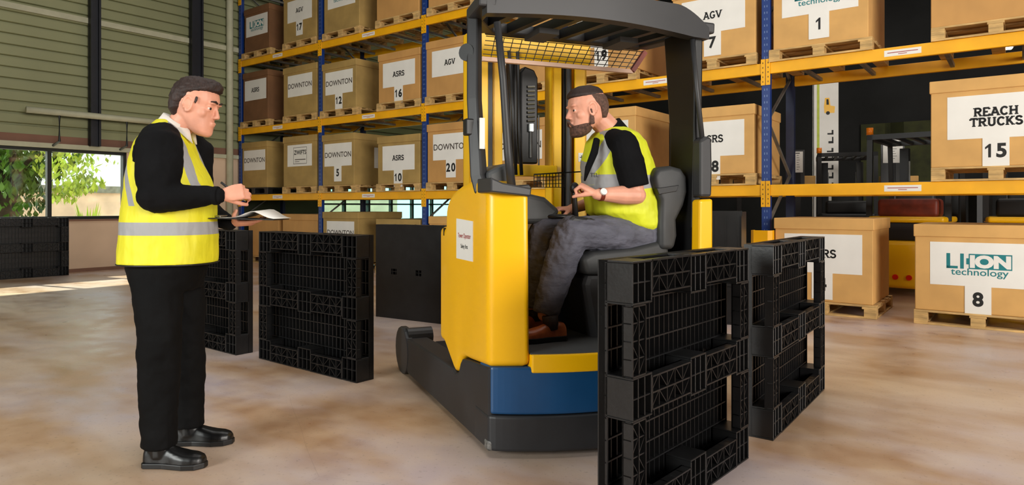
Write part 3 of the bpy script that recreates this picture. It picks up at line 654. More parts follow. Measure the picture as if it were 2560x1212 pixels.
b = MB().tube([(1.165, .25, 2.27), (1.165, .25, 2.345)], [.055, .05], 18)
be = b.build('beacon', 'dash', og)
bb = MB()
for k in range(18): a = k*20; bb.bx((1.165+.055*math.cos(rad(a))-.003, .25+.055*math.sin(rad(a))-.003, 2.27), (1.165+.055*math.cos(rad(a))+.003, .25+.055*math.sin(rad(a))+.003, 2.34))
bb.build('beacon_cage', 'steel', be)
# wire guard
b = MB(); A, B_, C_, D_ = tb(1215, 90, .70), tb(1612, 130, .70), tb(1580, 178, .70), tb(1205, 146, .70)
for i in range(1, 19): t0 = i/19; b.bar(A.lerp(B_, t0), D_.lerp(C_, t0), .004, .004, (0, 1, 0))
for i in range(0, 5): t0 = i/5; b.bar(A.lerp(D_, t0), B_.lerp(C_, t0), .004, .004, (0, 1, 0))
wg = b.build('wire_guard', 'black', tk)
MB().bar(D_, C_, .012, .022, (0, 1, 0)).bar(D_-Vector((0, 0, .012)), C_-Vector((0, 0, .012)), .03, .006, (0, 1, 0)).build('guard_rail', 'pink', wg); MB().bar(B_, C_, .03, .03, (0, 1, 0)).build('guard_end', 'redbrown', wg)
# cab controls
MB().prism([(-.02, 1.265), (.185, 1.245), (.19, 1.285), (.04, 1.31), (-.02, 1.335)], 'y', -.09, .10).build('console_trim', 'char', tk, bevel=.008)
MB().prism([(.06, 1.27), (.20, 1.25), (.205, 1.40), (.15, 1.415), (.05, 1.37)], 'y', .14, .42).build('console', 'dash', tk, bevel=.02)
MB().prism([(.16, .46), (.24, .46), (.24, 1.2), (.16, 1.2)], 'y', .42, .80).build('front_wall', 'black', tk)
MB().prism([(.20, 1.10), (.52, 1.10), (.60, 1.17), (.50, 1.25), (.30, 1.29), (.20, 1.28)], 'y', .40, .74).build('dashboard', 'seat', tk, bevel=.03, seg=3)
MB().prism([(.30, 1.285), (.46, 1.30), (.44, 1.325), (.31, 1.31)], 'y', .50, .70).build('display', 'black', tk, bevel=.006)
p = tb(1436, 470, .20); j = MB().tube([p+Vector((.02, .02, -.22)), p+Vector((.0, 0, -.03)), p], [.02, .013, .011], 12).ell(p+Vector((0, 0, .0)), (.026, .026, .032)).build('joystick', 'black', tk, smooth=True)
MB().prism([(p.x-.06, 1.06), (p.x+.30, 1.05), (p.x+.30, 1.10), (p.x-.03, 1.15), (p.x-.08, 1.12)], 'y', .14, .24).build('armrest', 'black', tk, bevel=.015)
p = tb(1390, 532, .48); MB().tube([p+Vector((0, 0, -.10)), p+Vector((0, 0, -.03))], [.05, .04], 14).tube([p+Vector((.11*math.cos(rad(a)), .11*math.sin(rad(a)), -.02)) for a in range(0, 361, 20)], .013, 8).build('steering_wheel', 'black', tk, smooth=True)
b = MB()
q0, q1, q2, q3 = tb(1335, 436, .86), tb(1412, 430, .86), tb(1412, 468, .86), tb(1335, 468, .86)
for i in range(11): b.bar(q0.lerp(q1, i/10), q3.lerp(q2, i/10), .004, .004, (0, 1, 0))
for i in range(5): b.bar(q0.lerp(q3, i/4), q1.lerp(q2, i/4), .004, .004, (0, 1, 0))
b.bar(q0, tb(1470, 428, .86), .008, .008, (0, 1, 0)); b.build('wire_basket', 'black', tk)
# seat
P = lambda x, y: (tb(x, y, .045).x, tb(x, y, .045).z)
sb = MB().prism([P(1656, 418), P(1690, 413), P(1716, 420), P(1729, 440), P(1731, 480), P(1722, 515), P(1704, 550), P(1706, 590), P(1698, 625), P(1662, 625), P(1662, 560), P(1664, 500), P(1650, 470), P(1644, 440)], 'y', .08, .52).build('seat_backrest', 'seat', tk, bevel=.03, smooth=True, seg=4)
MB().prism([P(1650, 470), P(1706, 462), P(1700, 478), P(1656, 486)], 'y', .074, .526).build('seat_seam', 'black', sb, bevel=.003)
MB().prism([P(1470, 648), P(1500, 632), P(1600, 622), P(1668, 604), P(1690, 620), P(1690, 690), P(1480, 690)], 'y', .10, .56).build('seat_cushion', 'seat', tk, bevel=.025, smooth=True, seg=3)
MB().prism([(.66, .46), (1.08, .46), (1.08, .84), (.62, .84), (.60, .78)], 'y', .14, .60).build('seat_base', 'char', tk, bevel=.03)
# mast
def ch(a0, a1, b0, b1, z0, z1): return MB().bx((a0, b0, z0), (a1, b0+.018, z1)).bx((a0, b0, z0), (a0+.018, b1, z1)).bx((a0, b1-.018, z0), (a1, b1, z1))
mp_ = [(.30, .40, 'mastyellow'), (.43, .52, 'mastyellow'), (.855, .935, 'mastyellow'), (1.01, 1.095, 'mastyellow')]
mo = ch(.262, .385, 1.02, 1.16, .05, 2.31).build('outer_channel', 'mastyellow', tk, bevel=.004)
c = ch(1.01, 1.10, 1.02, 1.16, .05, 2.31); c.v = [(2.11-x, y, z) for x, y, z in c.v]; c.f = [tuple(reversed(q)) for q in c.f]; c.build('outer_channel', 'mastyellow', tk, bevel=.004)
ch(.43, .50, 1.06, 1.18, .1, 2.26).build('inner_channel', 'mastyellow', tk, bevel=.004)
ch(.86, .93, 1.06, 1.18, .1, 2.26).build('inner_channel', 'mastyellow', tk, bevel=.004)
MB().bx((.395, 1.05, .1), (.425, 1.1, 2.2)).bx((.94, 1.05, .1), (1.0, 1.1, 2.2)).build('channel_track', 'black', tk)
MB().tube([(.965, 1.03, .2), (.965, 1.03, 2.15)], .018, 10).build('hydraulic_pipe', 'char', tk)
MB().bx((.26, 1.0, 2.15), (1.12, 1.06, 2.31)).build('mast_crossbeam', 'mastyellow', tk, bevel=.006)
MB().bx((.50, 1.02, 1.395), (.88, 1.08, 1.47)).build('mast_crossbeam', 'mastyellow', tk, bevel=.006)
MB().bx((.50, 1.02, .3), (.88, 1.08, .55)).build('mast_crossbeam', 'mastyellow', tk, bevel=.006)
b = MB().prism([(.62, 1.48), (.745, 1.48), (.745, 2.05), (.72, 2.10), (.65, 2.12), (.62, 2.08)], 'y', 1.04, 1.12).bx((.535, 1.04, 1.48), (.60, 1.10, 2.19)); hh = b.build('lift_cylinder', 'black', tk, bevel=.01)
b = MB()
for k in range(9): b.tube([(.665, 1.035, 1.76+k*.028), (.715, 1.030, 1.765+k*.028)], .009, 8, ref=(0, 0, 1))
b.build('chain', 'steel', hh)
MB().tube([(.69, 1.03, 1.52), (.69, 1.03, 1.70)], .010, 8).tube([(.69, 1.03, 1.69), (.69, 1.03, 1.74)], .022, 10).tube([(.745, 1.03, 1.36), (.745, 1.03, 1.8)], .006, 8).build('chain_anchor', 'steel', hh)
MB().tube([(.52, 1.0, 2.2), (.54, .98, 1.8), (.56, .98, 1.4)], .012, 8).tube([(.58, 1.0, 2.2), (.585, .99, 1.7), (.6, .98, 1.4)], .012, 8).build('hose', 'black', tk, smooth=True)
s_ = MB().bx((1.035, 1.015, 1.50), (1.08, 1.019, 1.56)).build('sticker', 'paper', tk); text('+', .06, 'ink', s_, 1.0575, 1.53, 1.014)
MB().bx((.30, 1.20, .06), (1.10, 1.24, .5)).build('fork_carriage', 'black', tk)
for x in (.42, .90): MB().bx((x, 1.24, .05), (x+.10, 1.28, .55)).bx((x, 1.24, .05), (x+.10, 2.35, .085)).build('fork', 'chassis', tk)
# ================================================================ PEOPLE
_tex = {}
def fuse(name, mb, m, parent, voxel, it=3, M=None, disp=None):
    o = mb.build(name, m, parent, M); r = o.modifiers.new('remesh', 'REMESH'); r.mode = 'VOXEL'; r.voxel_size = voxel; r.use_smooth_shade = True
    s = o.modifiers.new('smooth', 'SMOOTH'); s.factor = .5; s.iterations = it
    if disp:
        for st, sz in disp:
            if sz not in _tex: _tex[sz] = bpy.data.textures.new('folds', 'CLOUDS'); _tex[sz].noise_scale = sz; _tex[sz].noise_depth = 2
            d = o.modifiers.new('folds', 'DISPLACE'); d.texture = _tex[sz]; d.strength = st; d.mid_level = .5; d.texture_coords = 'LOCAL'
    return o
def oring(xb, xf, w, z, y=0, n=24, e=.85, dx=0):
    out = []
    for k in range(n):
        t = 2*math.pi*k/n; c, s = math.cos(t), math.sin(t)
        out.append(((xb+xf)/2+(xf-xb)/2*math.copysign(abs(c)**e, c), y+w*math.copysign(abs(s)**e, s), z))
    return out
HEAD = [(.0, .040, .084, .018), (.008, .020, .094, .034), (.020, .0, .098, .046), (.038, -.020, .096, .056), (.055, -.050, .095, .062), (.075, -.078, .093, .067), (.095, -.089, .090, .070), (.115, -.096, .089, .073), (.130, -.099, .091, .075), (.147, -.100, .098, .076), (.165, -.099, .096, .077), (.185, -.094, .089, .074), (.205, -.083, .074, .066), (.222, -.062, .052, .050), (.233, -.030, .020, .026)]
def head(mb, Hm, beard=0):
    h = MB().rings([oring(xb, xf, w, z, e=.92) for z, xb, xf, w in HEAD])
    h.tube([(.090, 0, .134), (.099, 0, .112), (.1085, 0, .093)], [.007, .0095, .0105], 10, dome=True).ell((.099, .010, .088), (.009, .007, .0075)).ell((.099, -.010, .088), (.009, .007, .0075))
    h.ell((.095, 0, .064), (.010, .022, .006)).ell((.094, 0, .054), (.009, .020, .006)).ell((.086, 0, .018), (.014, .018, .014))
    h.ell((.088, .030, .146), (.012, .022, .007)).ell((.088, -.030, .146), (.012, .022, .007))
    for s in (1, -1):
        h.tube([(.002+.019*math.cos(rad(a)), s*(.077+.006*max(0, -math.cos(rad(a)))), .120+.030*math.sin(rad(a))) for a in range(-80, 240, 20)], .0055, 8)
        h.ell((-.006, s*.075, .118), (.014, .006, .024)).ell((.0, s*.076, .093), (.008, .006, .009))
        h.ell((.050, s*.047, .098), (.028, .018, .024)).ell((.0775, s*.031, .1305), (.012, .0155, .0065)).ell((.0775, s*.031, .115), (.011, .014, .005))
    h.tr(Hm); mb.add(h.v, h.f)
def eyes(parent, Hm, mat_='white'):
    for s in (1, -1):
        e = MB().ell((.0755, s*.031, .1235), (.0115, .0125, .0075)).tr(Hm).build('eye', 'white', parent, smooth=True)
        MB().ell((.0845, s*.033, .122), (.004, .0075, .0062)).tr(Hm).build('iris', 'hair', e, smooth=True)
def hand(mb, wr, d, nrm, s=1, curl=(35, 45, 30), thumb=(.7, .55, .35), tl=1, side=1):
    """side: +1/-1 on which side of d x nrm the thumb leaves"""
    d = Vector(d).normalized(); nrm = Vector(nrm); nrm = (nrm-d*nrm.dot(d)).normalized(); up = d.cross(nrm)*side; wr = Vector(wr)
    W = lambda a, b, c: wr+(d*a+up*b+nrm*c)*s
    mb.tube([W(-.02, 0, 0), W(.015, 0, 0), W(.05, 0, .0), W(.085, 0, 0), W(.097, 0, .001)], [(.027*s, .020*s), (.031*s, .018*s), (.040*s, .016*s), (.041*s, .0145*s), (.038*s, .012*s)], 14, ref=up)
    for i, (o, l, x) in enumerate(((.0295, .072, .094), (.0105, .080, .099), (-.0095, .075, .096), (-.0285, .060, .089))):
        p = W(x-.01, o, 0); ang = 0; pts = [p]; sp = (o*6*.12)
        for j, f in enumerate((.46, .30, .24)):
            ang += curl[j]+i*3; dd = (d*math.cos(rad(ang))+nrm*math.sin(rad(ang))+up*sp*.5).normalized(); p = p+dd*l*f*s*1.05; pts.append(p)
        r0 = (.0092-.0005*i)*s; mb.tube(pts, [r0*1.05, r0, r0*.92, r0*.8], 10, ref=up, dome=True)
    a, b, c = thumb; td = (d*a+up*b+nrm*c).normalized(); td2 = (d*(a+.2)+up*b*.35+nrm*(c+.35)).normalized()
    p0 = W(.018, .020, .006); p1 = p0+td*.042*s; p2 = p1+td*.030*s*tl; p3 = p2+td2*.026*s
    mb.tube([p0, p1, p2, p3], [.0145*s, .0125*s, .0105*s, .0088*s], 10, ref=nrm, dome=True)
def shoe(M, L=.28, w=.048, h=.075, up=0):
    b = MB(); rr = []
    for q, ww, hh in ((0, .5, .75), (.04, .72, .95), (.15, .80, 1.05), (.30, .76, 1.05), (.42, .80, .98), (.55, .95, .80), (.70, 1.05, .66), (.85, .95, .60), (.95, .68, .50), (1.0, .35, .32)):
        x = q*L; r_ = []
        for k in range(16):
            t = 2*math.pi*k/16; c, s = math.cos(t), math.sin(t)
            r_.append((x, w*ww*math.copysign(abs(c)**.75, c), .022+(h*hh)*(max(s, 0)**.8) if s > 0 else .022-.008*abs(s)))
        rr.append(r_)
    b.rings([list(reversed(r_)) for r_ in rr])
    if up: b.tube([(.075, 0, .05), (.07, 0, .10), (.065, 0, up)], [(.062, .045), (.056, .045), (.055, .047)], 14, ref=(1, 0, 0))
    sole = [(0, -.7), (.05, -.95), (.35, -.85), (.7, -1.12), (.9, -.95), (1.02, -.3), (1.02, .3), (.9, .95), (.7, 1.12), (.35, .85), (.05, .95), (0, .7)]
    so = MB().prism([(x*L, y*w) for x, y in sole], 'z', .001, .026); return b.tr(M), so.tr(M)
# ---------------- the standing man
MX, MY = -1.645, 3.25
m1 = thing('person', 'standing man in a yellow reflective vest, black jumper and trousers, writing on a clipboard', 'person', T3(MX, MY, 0))
def L1(px, py, Y): p = at(px, py, Y); return Vector((p.x-MX, p.y-MY, p.z))
Hm = T3(.103, 0, 1.680) @ Ry(13) @ Matrix.Diagonal((1.07, 1.08, 1.13, 1)) @ T3(.01, 0, -.115)
bd = MB(); head(bd, Hm)
bd.tube([(-.01, 0, 1.50), (.015, 0, 1.56), (.065, 0, 1.62), (.10, 0, 1.68)], [(.075, .075), (.064, .062), (.060, .060), (.060, .058)], 18, ref=(1, 0, 0))
bd.rings([oring(xb, xf, w, z) for z, xb, xf, w in ((.90, -.13, .08, .13), (1.1, -.15, .10, .13), (1.3, -.14, .09, .14), (1.46, -.11, .05, .14), (1.52, -.09, .04, .10))])
sh, el, wr = Vector((.035, -.185, 1.49)), Vector((.052, -.215, 1.245)), L1(545, 489, 3.07)
bd.tube([sh, el], [.045, .038], 10, dome=True).tube([el, wr], [.038, .025], 10, dome=True)
shl, ell_, wrl = Vector((.03, .185, 1.49)), Vector((.02, .23, 1.20)), Vector((.235, .10, 1.115))
bd.tube([shl, ell_], [.045, .038], 10, dome=True).tube([ell_, wrl], [.038, .025], 10, dome=True)
hd = (L1(605, 478, 3.10)-wr).normalized()
hand(bd, wr+hd*.015, hd, (0, 1, -.25), 1.0, (38, 50, 35), (.75, .35, .45), side=-1)
hand(bd, wrl+Vector((.015, 0, 0)), (1, .05, .02), (0, .15, 1), 1.0, (6, 10, 8), (.3, 1, .35), side=1)
for y in (-.12, .12): bd.tube([(-.02, y*.8, .95), (0, y, .5), (.0, y, .12)], [.08, .06, .04], 10, dome=True)
fuse('body', bd, 'skin', m1, .0045, 3)
eyes(m1, Hm)
# hair: short at the sides, receding at the temple, lifted at the front
hr = MB().rings([oring(xb, xf, w, z, e=.9) for z, xb, xf, w in ((.062, -.082, -.045, .050), (.085, -.100, -.036, .0735), (.11, -.106, -.026, .078), (.135, -.110, -.006, .0805), (.155, -.111, .028, .082), (.172, -.110, .040, .083), (.185, -.106, .075, .081), (.200, -.100, .100, .077), (.222, -.084, .100, .064), (.238, -.055, .085, .045), (.246, -.02, .06, .022))])
for s_ in (1, -1): hr.tube([(.034, s_*.077, .155), (.034, s_*.0775, .132)], [(.010, .005), (.006, .003)], 8, ref=(1, 0, 0), dome=True)
fuse('hair', hr.tr(Hm), 'hair', m1, .005, 2, disp=[(.012, .02)])
bw = MB()
for s in (1, -1): bw.tube([(.100, s*.012, .150), (.100, s*.030, .155), (.088, s*.048, .151)], [.0035, .0045, .003], 8, dome=True)
bw.tr(Hm).build('eyebrows', 'hair', m1, smooth=True)
# jumper
sw = MB().rings([oring(xb, xf, w, z) for z, xb, xf, w in ((.95, -.20, .16, .17), (1.1, -.20, .17, .175), (1.25, -.19, .16, .175), (1.4, -.165, .10, .175), (1.48, -.14, .07, .18), (1.53, -.11, .05, .15), (1.565, -.08, .045, .10))])
sw.tube([Vector((.01, -.12, 1.52)), sh+Vector((.005, -.005, -.005)), Vector((.045, -.205, 1.40)), Vector((.046, -.215, 1.30)), el], [(.085, .075), (.102, .078), (.104, .075), (.098, .072), (.080, .068)], 16, ref=(1, 0, 0), dome=True)
sw.tube([el+Vector((-.02, 0, 0)), el+Vector((.10, .01, -.004)), wr+Vector((-.03, 0, 0)), wr+Vector((.0, 0, 0))], [.078, .060, .043, .039], 14, dome=True)
sw.tube([Vector((.0, .12, 1.52)), shl, ell_], [.08, .085, .07], 14, dome=True).tube([ell_, wrl], [.07, .040], 14, dome=True)
fuse('jumper', sw, 'blackcloth', m1, .008, 4, disp=[(.014, .07)])
MB().tube([wr+Vector((-.022, 0, 0)), wr+Vector((.004, 0, 0))], [.043, .043], 18).build('cuff', 'blackcloth', m1, smooth=True, bevel=.004)
col_ = MB().tube([(-.012, 0, 1.545), (.012, 0, 1.583), (.030, 0, 1.612)], [(.082, .082), (.078, .076), (.074, .070)], 20, ref=(1, 0, .35), dome=False)
for s in (1, -1): col_.add([(.045, s*.055, 1.615), (.10, s*.030, 1.565), (.112, s*.022, 1.50), (.085, s*.055, 1.535), (.045, s*.066, 1.575)], [(0, 1, 2, 3, 4) if s > 0 else (4, 3, 2, 1, 0)])
co = col_.build('shirt_collar', 'white', m1, smooth=True); so_ = co.modifiers.new('solid', 'SOLIDIFY'); so_.thickness = .006
# vest: body shell with deep armholes, worn over the jumper
VT = vestmat('yellow_vest_cloth', (236, 228, 40), [(1.065, 1.125, 0)], [(.074, -.42, 1.50, .0125, 1.235, 1.60), (-.165, -.35, 1.40, .018, 1.20, 1.50)])
VR = [(.925, -.251, .218, .215), (.96, -.252, .220, .213), (1.0, -.250, .222, .210), (1.113, -.240, .218, .205), (1.23, -.232, .216, .200), (1.326, -.215, .186, .192), (1.42, -.195, .138, .180), (1.50, -.165, .098, .160), (1.56, -.120, .078, .130), (1.59, -.085, .062, .100), (1.612, -.060, .03, .075)]
VR = [(z, xb*.925, xf*.93, w*.96) for z, xb, xf, w in VR]
vs = MB().rings([oring(xb, xf, w, z, e=.9) for z, xb, xf, w in VR])
fuse('vest', vs, VT, m1, .008, 4, disp=[(.016, .13)])
MB().tube([Vector(p) for p in oring(-.233, .204, .207, .927, n=32, e=.9)]+[Vector(oring(-.233, .204, .207, .927, n=32, e=.9)[0])], .004, 6).build('hem_binding', 'black', m1, smooth=True)
bind = [(.075, -.085, 1.603), (.13, -.13, 1.535), (.175, -.165, 1.44), (.205, -.17, 1.33), (.222, -.165, 1.2)]
ah = [(-.10, -.105, 1.592), (-.155, -.16, 1.50), (-.168, -.185, 1.40), (-.16, -.19, 1.30), (-.10, -.20, 1.225)]
ah2 = [(.045, -.105, 1.590), (.10, -.15, 1.50), (.14, -.18, 1.40), (.145, -.195, 1.33), (.12, -.2, 1.27)]
tr_ = MB().rings([oring(xb, xf, w, z) for z, xb, xf, w in ((.80, -.165, .125, .17), (.90, -.195, .15, .178), (.96, -.20, .155, .175), (1.0, -.19, .145, .165))])
tr_.tube([(-.03, -.088, .88), (-.015, -.105, .76), (.005, -.122, .58), (.0, -.125, .38), (.006, -.13, .22), (.010, -.132, .085)], [(.125, .095), (.115, .095), (.100, .086), (.094, .080), (.084, .076), (.078, .074)], 18, ref=(1, 0, 0))
tr_.tube([(-.01, .088, .88), (-.005, .10, .76), (.0, .12, .58), (.01, .125, .38), (.015, .13, .24), (.02, .13, .09)], [(.125, .095), (.115, .095), (.098, .086), (.088, .078), (.080, .074), (.076, .074)], 18, ref=(1, 0, 0))
fuse('trousers', tr_, 'blacktrouser', m1, .009, 4, disp=[(.026, .16), (.008, .05)])
for p, a in (((-.050, -.140, 0), -4), ((-.055, .140, 0), 3)):
    s1, s2 = shoe(T3(*p) @ Rz(a), .285, .052, .078, .15); o = fuse('shoe', s1, 'boot', m1, .006, 2); s2.build('sole', 'black', o, bevel=.004)
# things he holds
cb = thing('clipboard', 'dark clipboard held flat by the standing man', 'clipboard', T3(MX+.355, MY+.06, 1.136) @ Ry(1.5))
MB().bx((-.155, -.115, 0), (.155, .115, .004)).build('board', 'black', cb, bevel=.001); MB().bx((-.150, -.05, .0045), (-.125, .05, .016)).build('clip', 'steel', cb, bevel=.003)
b = MB(); G = 12
V = []
for i in range(G+1):
    for j in range(2):
        u = i/G; zz = .006+.045*math.exp(-((u-.62)/.22)**2)*(1 if j else .75); V.append((-.12+.27*u+(.02 if j else 0), -.10+.20*j, zz))
F = [(2*i, 2*i+2, 2*i+3, 2*i+1) for i in range(G)]
sh_ = b.add(V, F).build('paper_sheet', 'paper', None, T3(MX+.355, MY+.06, 1.136) @ Ry(1.5), smooth=True); tag(sh_, 'curled white sheet of paper on the clipboard', 'paper'); q = sh_.modifiers.new('solid', 'SOLIDIFY'); q.thickness = .0008
pn = thing('pen', 'dark pen in the standing man\'s right hand', 'pen', T3(MX, MY, 0))
q0, q1 = L1(553, 456, 3.07), L1(614, 503, 3.18)
MB().tube([q0, q0.lerp(q1, .86)], .0055, 10).build('barrel', 'black', pn, smooth=True); MB().tube([q0.lerp(q1, .86), q1], [.005, .0015], 10).build('tip', 'steel', pn, smooth=True)
# ---------------- the driver
m2 = thing('person', 'seated bearded driver in a yellow-green vest and black polo, inside the truck cab', 'person', TM)
p = tb(1474, 279, .30)
Hm = Matrix.Translation(p) @ Rz(172) @ Ry(6) @ Matrix.Diagonal((1.13, 1.1, 1.13, 1)) @ T3(.01, 0, -.115)
bd = MB(); head(bd, Hm)
nk = [tb(1540, 345, .3), tb(1520, 320, .3), tb(1500, 300, .3), tb(1485, 280, .3)]
bd.tube(nk, [(.07, .08), (.066, .066), (.066, .062), (.062, .058)], 18, ref=(1, 0, 0))
TR = [(318, 1510, 1556, .085), (332, 1494, 1580, .15), (352, 1478, 1600, .178), (400, 1462, 1616, .185), (450, 1466, 1632, .19), (500, 1474, 1640, .195), (532, 1480, 1645, .20), (560, 1520, 1648, .19), (582, 1590, 1650, .17)]
def trings(g, zoff=0, ws=1.0):
    out = []
    for py, f, bk, w in TR:
        a, c = tb(f, py, .3), tb(bk, py, .3); out.append(oring(a.x+g, c.x-g, w*ws-g, a.z, y=.3, e=.85))
    out.reverse(); return out
bd.rings(trings(.05))
sh, el, wr = tb(1560, 362, .12), tb(1592, 488, .08), tb(1493, 486, .10)
bd.tube([sh, el], [.055, .046], 12, dome=True).tube([el, el.lerp(wr, .35), wr], [.050, .052, .030], 14, dome=True)
shr, elr, wrr = tb(1555, 370, .49), tb(1500, 500, .54), tb(1428, 522, .50)
bd.tube([shr, elr], [.05, .044], 12, dome=True).tube([elr, wrr], [.044, .028], 12, dome=True)
hd = (tb(1432, 452, .17)-wr).normalized()
hand(bd, wr+hd*.01, hd, (-.5, .55, -.65), 1.0, (62, 72, 45), (.8, .25, .6), side=1)
hd = (tb(1375, 522, .48)-wrr).normalized(); hand(bd, wrr+hd*.01, hd, (0, 0, -1), .95, (20, 35, 25), (.75, .55, .3), side=1)
hp, kn, an = tb(1600, 590, .2), tb(1428, 580, .19), tb(1362, 785, .22)
hp2, kn2, an2 = tb(1590, 590, .4), tb(1360, 580, .44), tb(1335, 770, .44)
for a, c, e in ((hp, kn, an), (hp2, kn2, an2)): bd.tube([a, c, e], [.07, .055, .04], 12, dome=True)
fuse('body', bd, 'skin', m2, .0045, 3)
eyes(m2, Hm)
hr = MB().rings([oring(xb, xf, w, z, e=.9) for z, xb, xf, w in ((.185, -.080, .098, .072), (.198, -.088, .100, .074), (.212, -.084, .092, .068), (.230, -.066, .074, .054), (.242, -.035, .040, .030))])
fuse('hair', hr.tr(Hm), 'hair', m2, .005, 2)
fd = MB().rings([oring(xb, xf, w, z, e=.9) for z, xb, xf, w in ((.075, -.084, -.045, .060), (.10, -.095, -.035, .0735), (.13, -.1035, -.02, .0785), (.155, -.1045, .022, .0795), (.175, -.100, .040, .0785), (.192, -.092, .060, .074))])
fuse('cropped_sides', fd.tr(Hm), 'fade', m2, .005, 1)
br = MB().rings([oring(xb, xf, w, z, e=.9) for z, xb, xf, w in ((-.008, .045, .088, .020), (-.001, .024, .099, .037), (.014, .0, .1025, .049), (.034, -.014, .0995, .0585), (.048, -.016, .098, .0645), (.056, -.014, .06, .0655))])
br.tube([(.100, -.026, .052), (.108, 0, .072), (.100, .026, .052)], [.006, .007, .006], 8, dome=True)
for s in (1, -1): br.tube([(.008, s*.070, .05), (.010, s*.0755, .085), (.012, s*.0775, .12)], [(.016, .005), (.013, .004), (.010, .003)], 8, ref=(1, 0, 0), dome=True)
fuse('beard', br.tr(Hm), 'beard', m2, .005, 2)
sw = MB().rings(trings(.014))
sw.tube([sh+Vector((-.01, .10, .035)), sh, sh.lerp(el, .35)+Vector((0, -.004, 0)), sh.lerp(el, .84)], [.07, .080, .084, .078], 16, ref=(1, 0, 0), dome=False).ell(sh, (.08, .075, .08))
sw.tube([shr, shr.lerp(elr, .8)], [.078, .07], 14, dome=True)
fuse('polo_shirt', sw, 'blackcloth', m2, .008, 3, disp=[(.010, .07)])
co = MB().tube([nk[0]+Vector((.012, 0, .0)), nk[1]+Vector((.008, 0, .012))], [(.082, .085), (.074, .074)], 20, ref=(1, 0, 0)).build('polo_collar', 'blackcloth', m2, smooth=True)
zt, zb_ = tb(1500, 330, .3).z, tb(1600, 582, .3).z
fx = tb(1518, 400, .1); fx2 = tb(1548, 330, .1)
VT2 = vestmat('lime_vest_cloth', (226, 232, 44), [(1.180, 1.232, .12), (1.318, 1.372, 0)], [(fx.x, (fx2.x-fx.x)/(fx2.z-fx.z), fx.z, .024, 1.30, 1.62)])
fuse('vest', MB().rings(trings(0)), VT2, m2, .008, 3, disp=[(.018, .10)])
# open front: dark shirt showing between the two vest edges
gap = [tb(1492, 350, .185), tb(1486, 380, .16), tb(1470, 420, .15), tb(1462, 450, .17)]
MB().tube([g+Vector((-.0, -.0, 0)) for g in gap], [(.020, .012), (.022, .014), (.018, .012), (.006, .006)], 12, ref=(1, 0, 0), dome=True).build('shirt_front', 'blackcloth', m2, smooth=True)
lt = text('TEL', .03, 'ink', m2, tb(1490, 437, .10).x, tb(1490, 437, .10).z, .118, .001)
tr_ = MB().rings([oring(tb(1560, 560, .3).x, tb(1655, 560, .3).x, .185, z, y=.3) for z in (.98, 1.02, 1.08, 1.12)])
K1 = hp.lerp(kn, .5)
tr_.tube([hp+Vector((.02, .02, 0)), K1+Vector((0, 0, .0)), kn+Vector((.02, 0, 0))], [(.105, .105), (.10, .098), (.088, .085)], 18, ref=(0, 0, 1), dome=True)
tr_.tube([kn+Vector((0, 0, -.005)), kn.lerp(an, .4)+Vector((-.0, 0, 0)), kn.lerp(an, .8), an], [(.095, .085), (.094, .08), (.078, .07), (.070, .066)], 18, ref=(1, 0, 0), dome=False).ell(kn, (.09, .084, .088))
tr_.tube([hp2, hp2.lerp(kn2, .5), kn2], [.10, .098, .086], 18, ref=(0, 0, 1), dome=True).tube([kn2, kn2.lerp(an2, .5), an2], [.09, .088, .07], 18, ref=(1, 0, 0))
fuse('trousers', tr_, 'greycloth', m2, .008, 3, disp=[(.022, .07), (.008, .03)])
for a, y in ((an, .16), (an2, .44)):
    fz = .497; hx = tb(1404, 850, .2).x if y < .3 else a.x+.09
    s1, s2 = shoe(T3(hx, y, fz) @ Rz(180), .275, .048, .072, 0); o = fuse('shoe', s1, 'tan', m2, .005, 2); s2.build('sole', 'black', o, bevel=.003)
    MB().tube([(a.x+.01, y, fz+.06), (a.x, y, a.z)], [.040, .042], 12).build('sock', 'hair', m2, smooth=True)
wd = (wr-el).normalized(); wc = wr-wd*.022
wt = thing('wrist_watch', 'white-faced watch with a dark strap on the driver\'s wrist', 'watch', TM)
MB().tube([wc-wd*.011, wc+wd*.011], .0345, 20).build('strap', 'redbrown', wt, smooth=True)
u_, v_ = basis(wd, Vector((0, -1, .45))); MB().tube([wc+u_*.032, wc+u_*.041], [.019, .018], 18, ref=wd).build('watch_face', 'paper', wt, smooth=False)

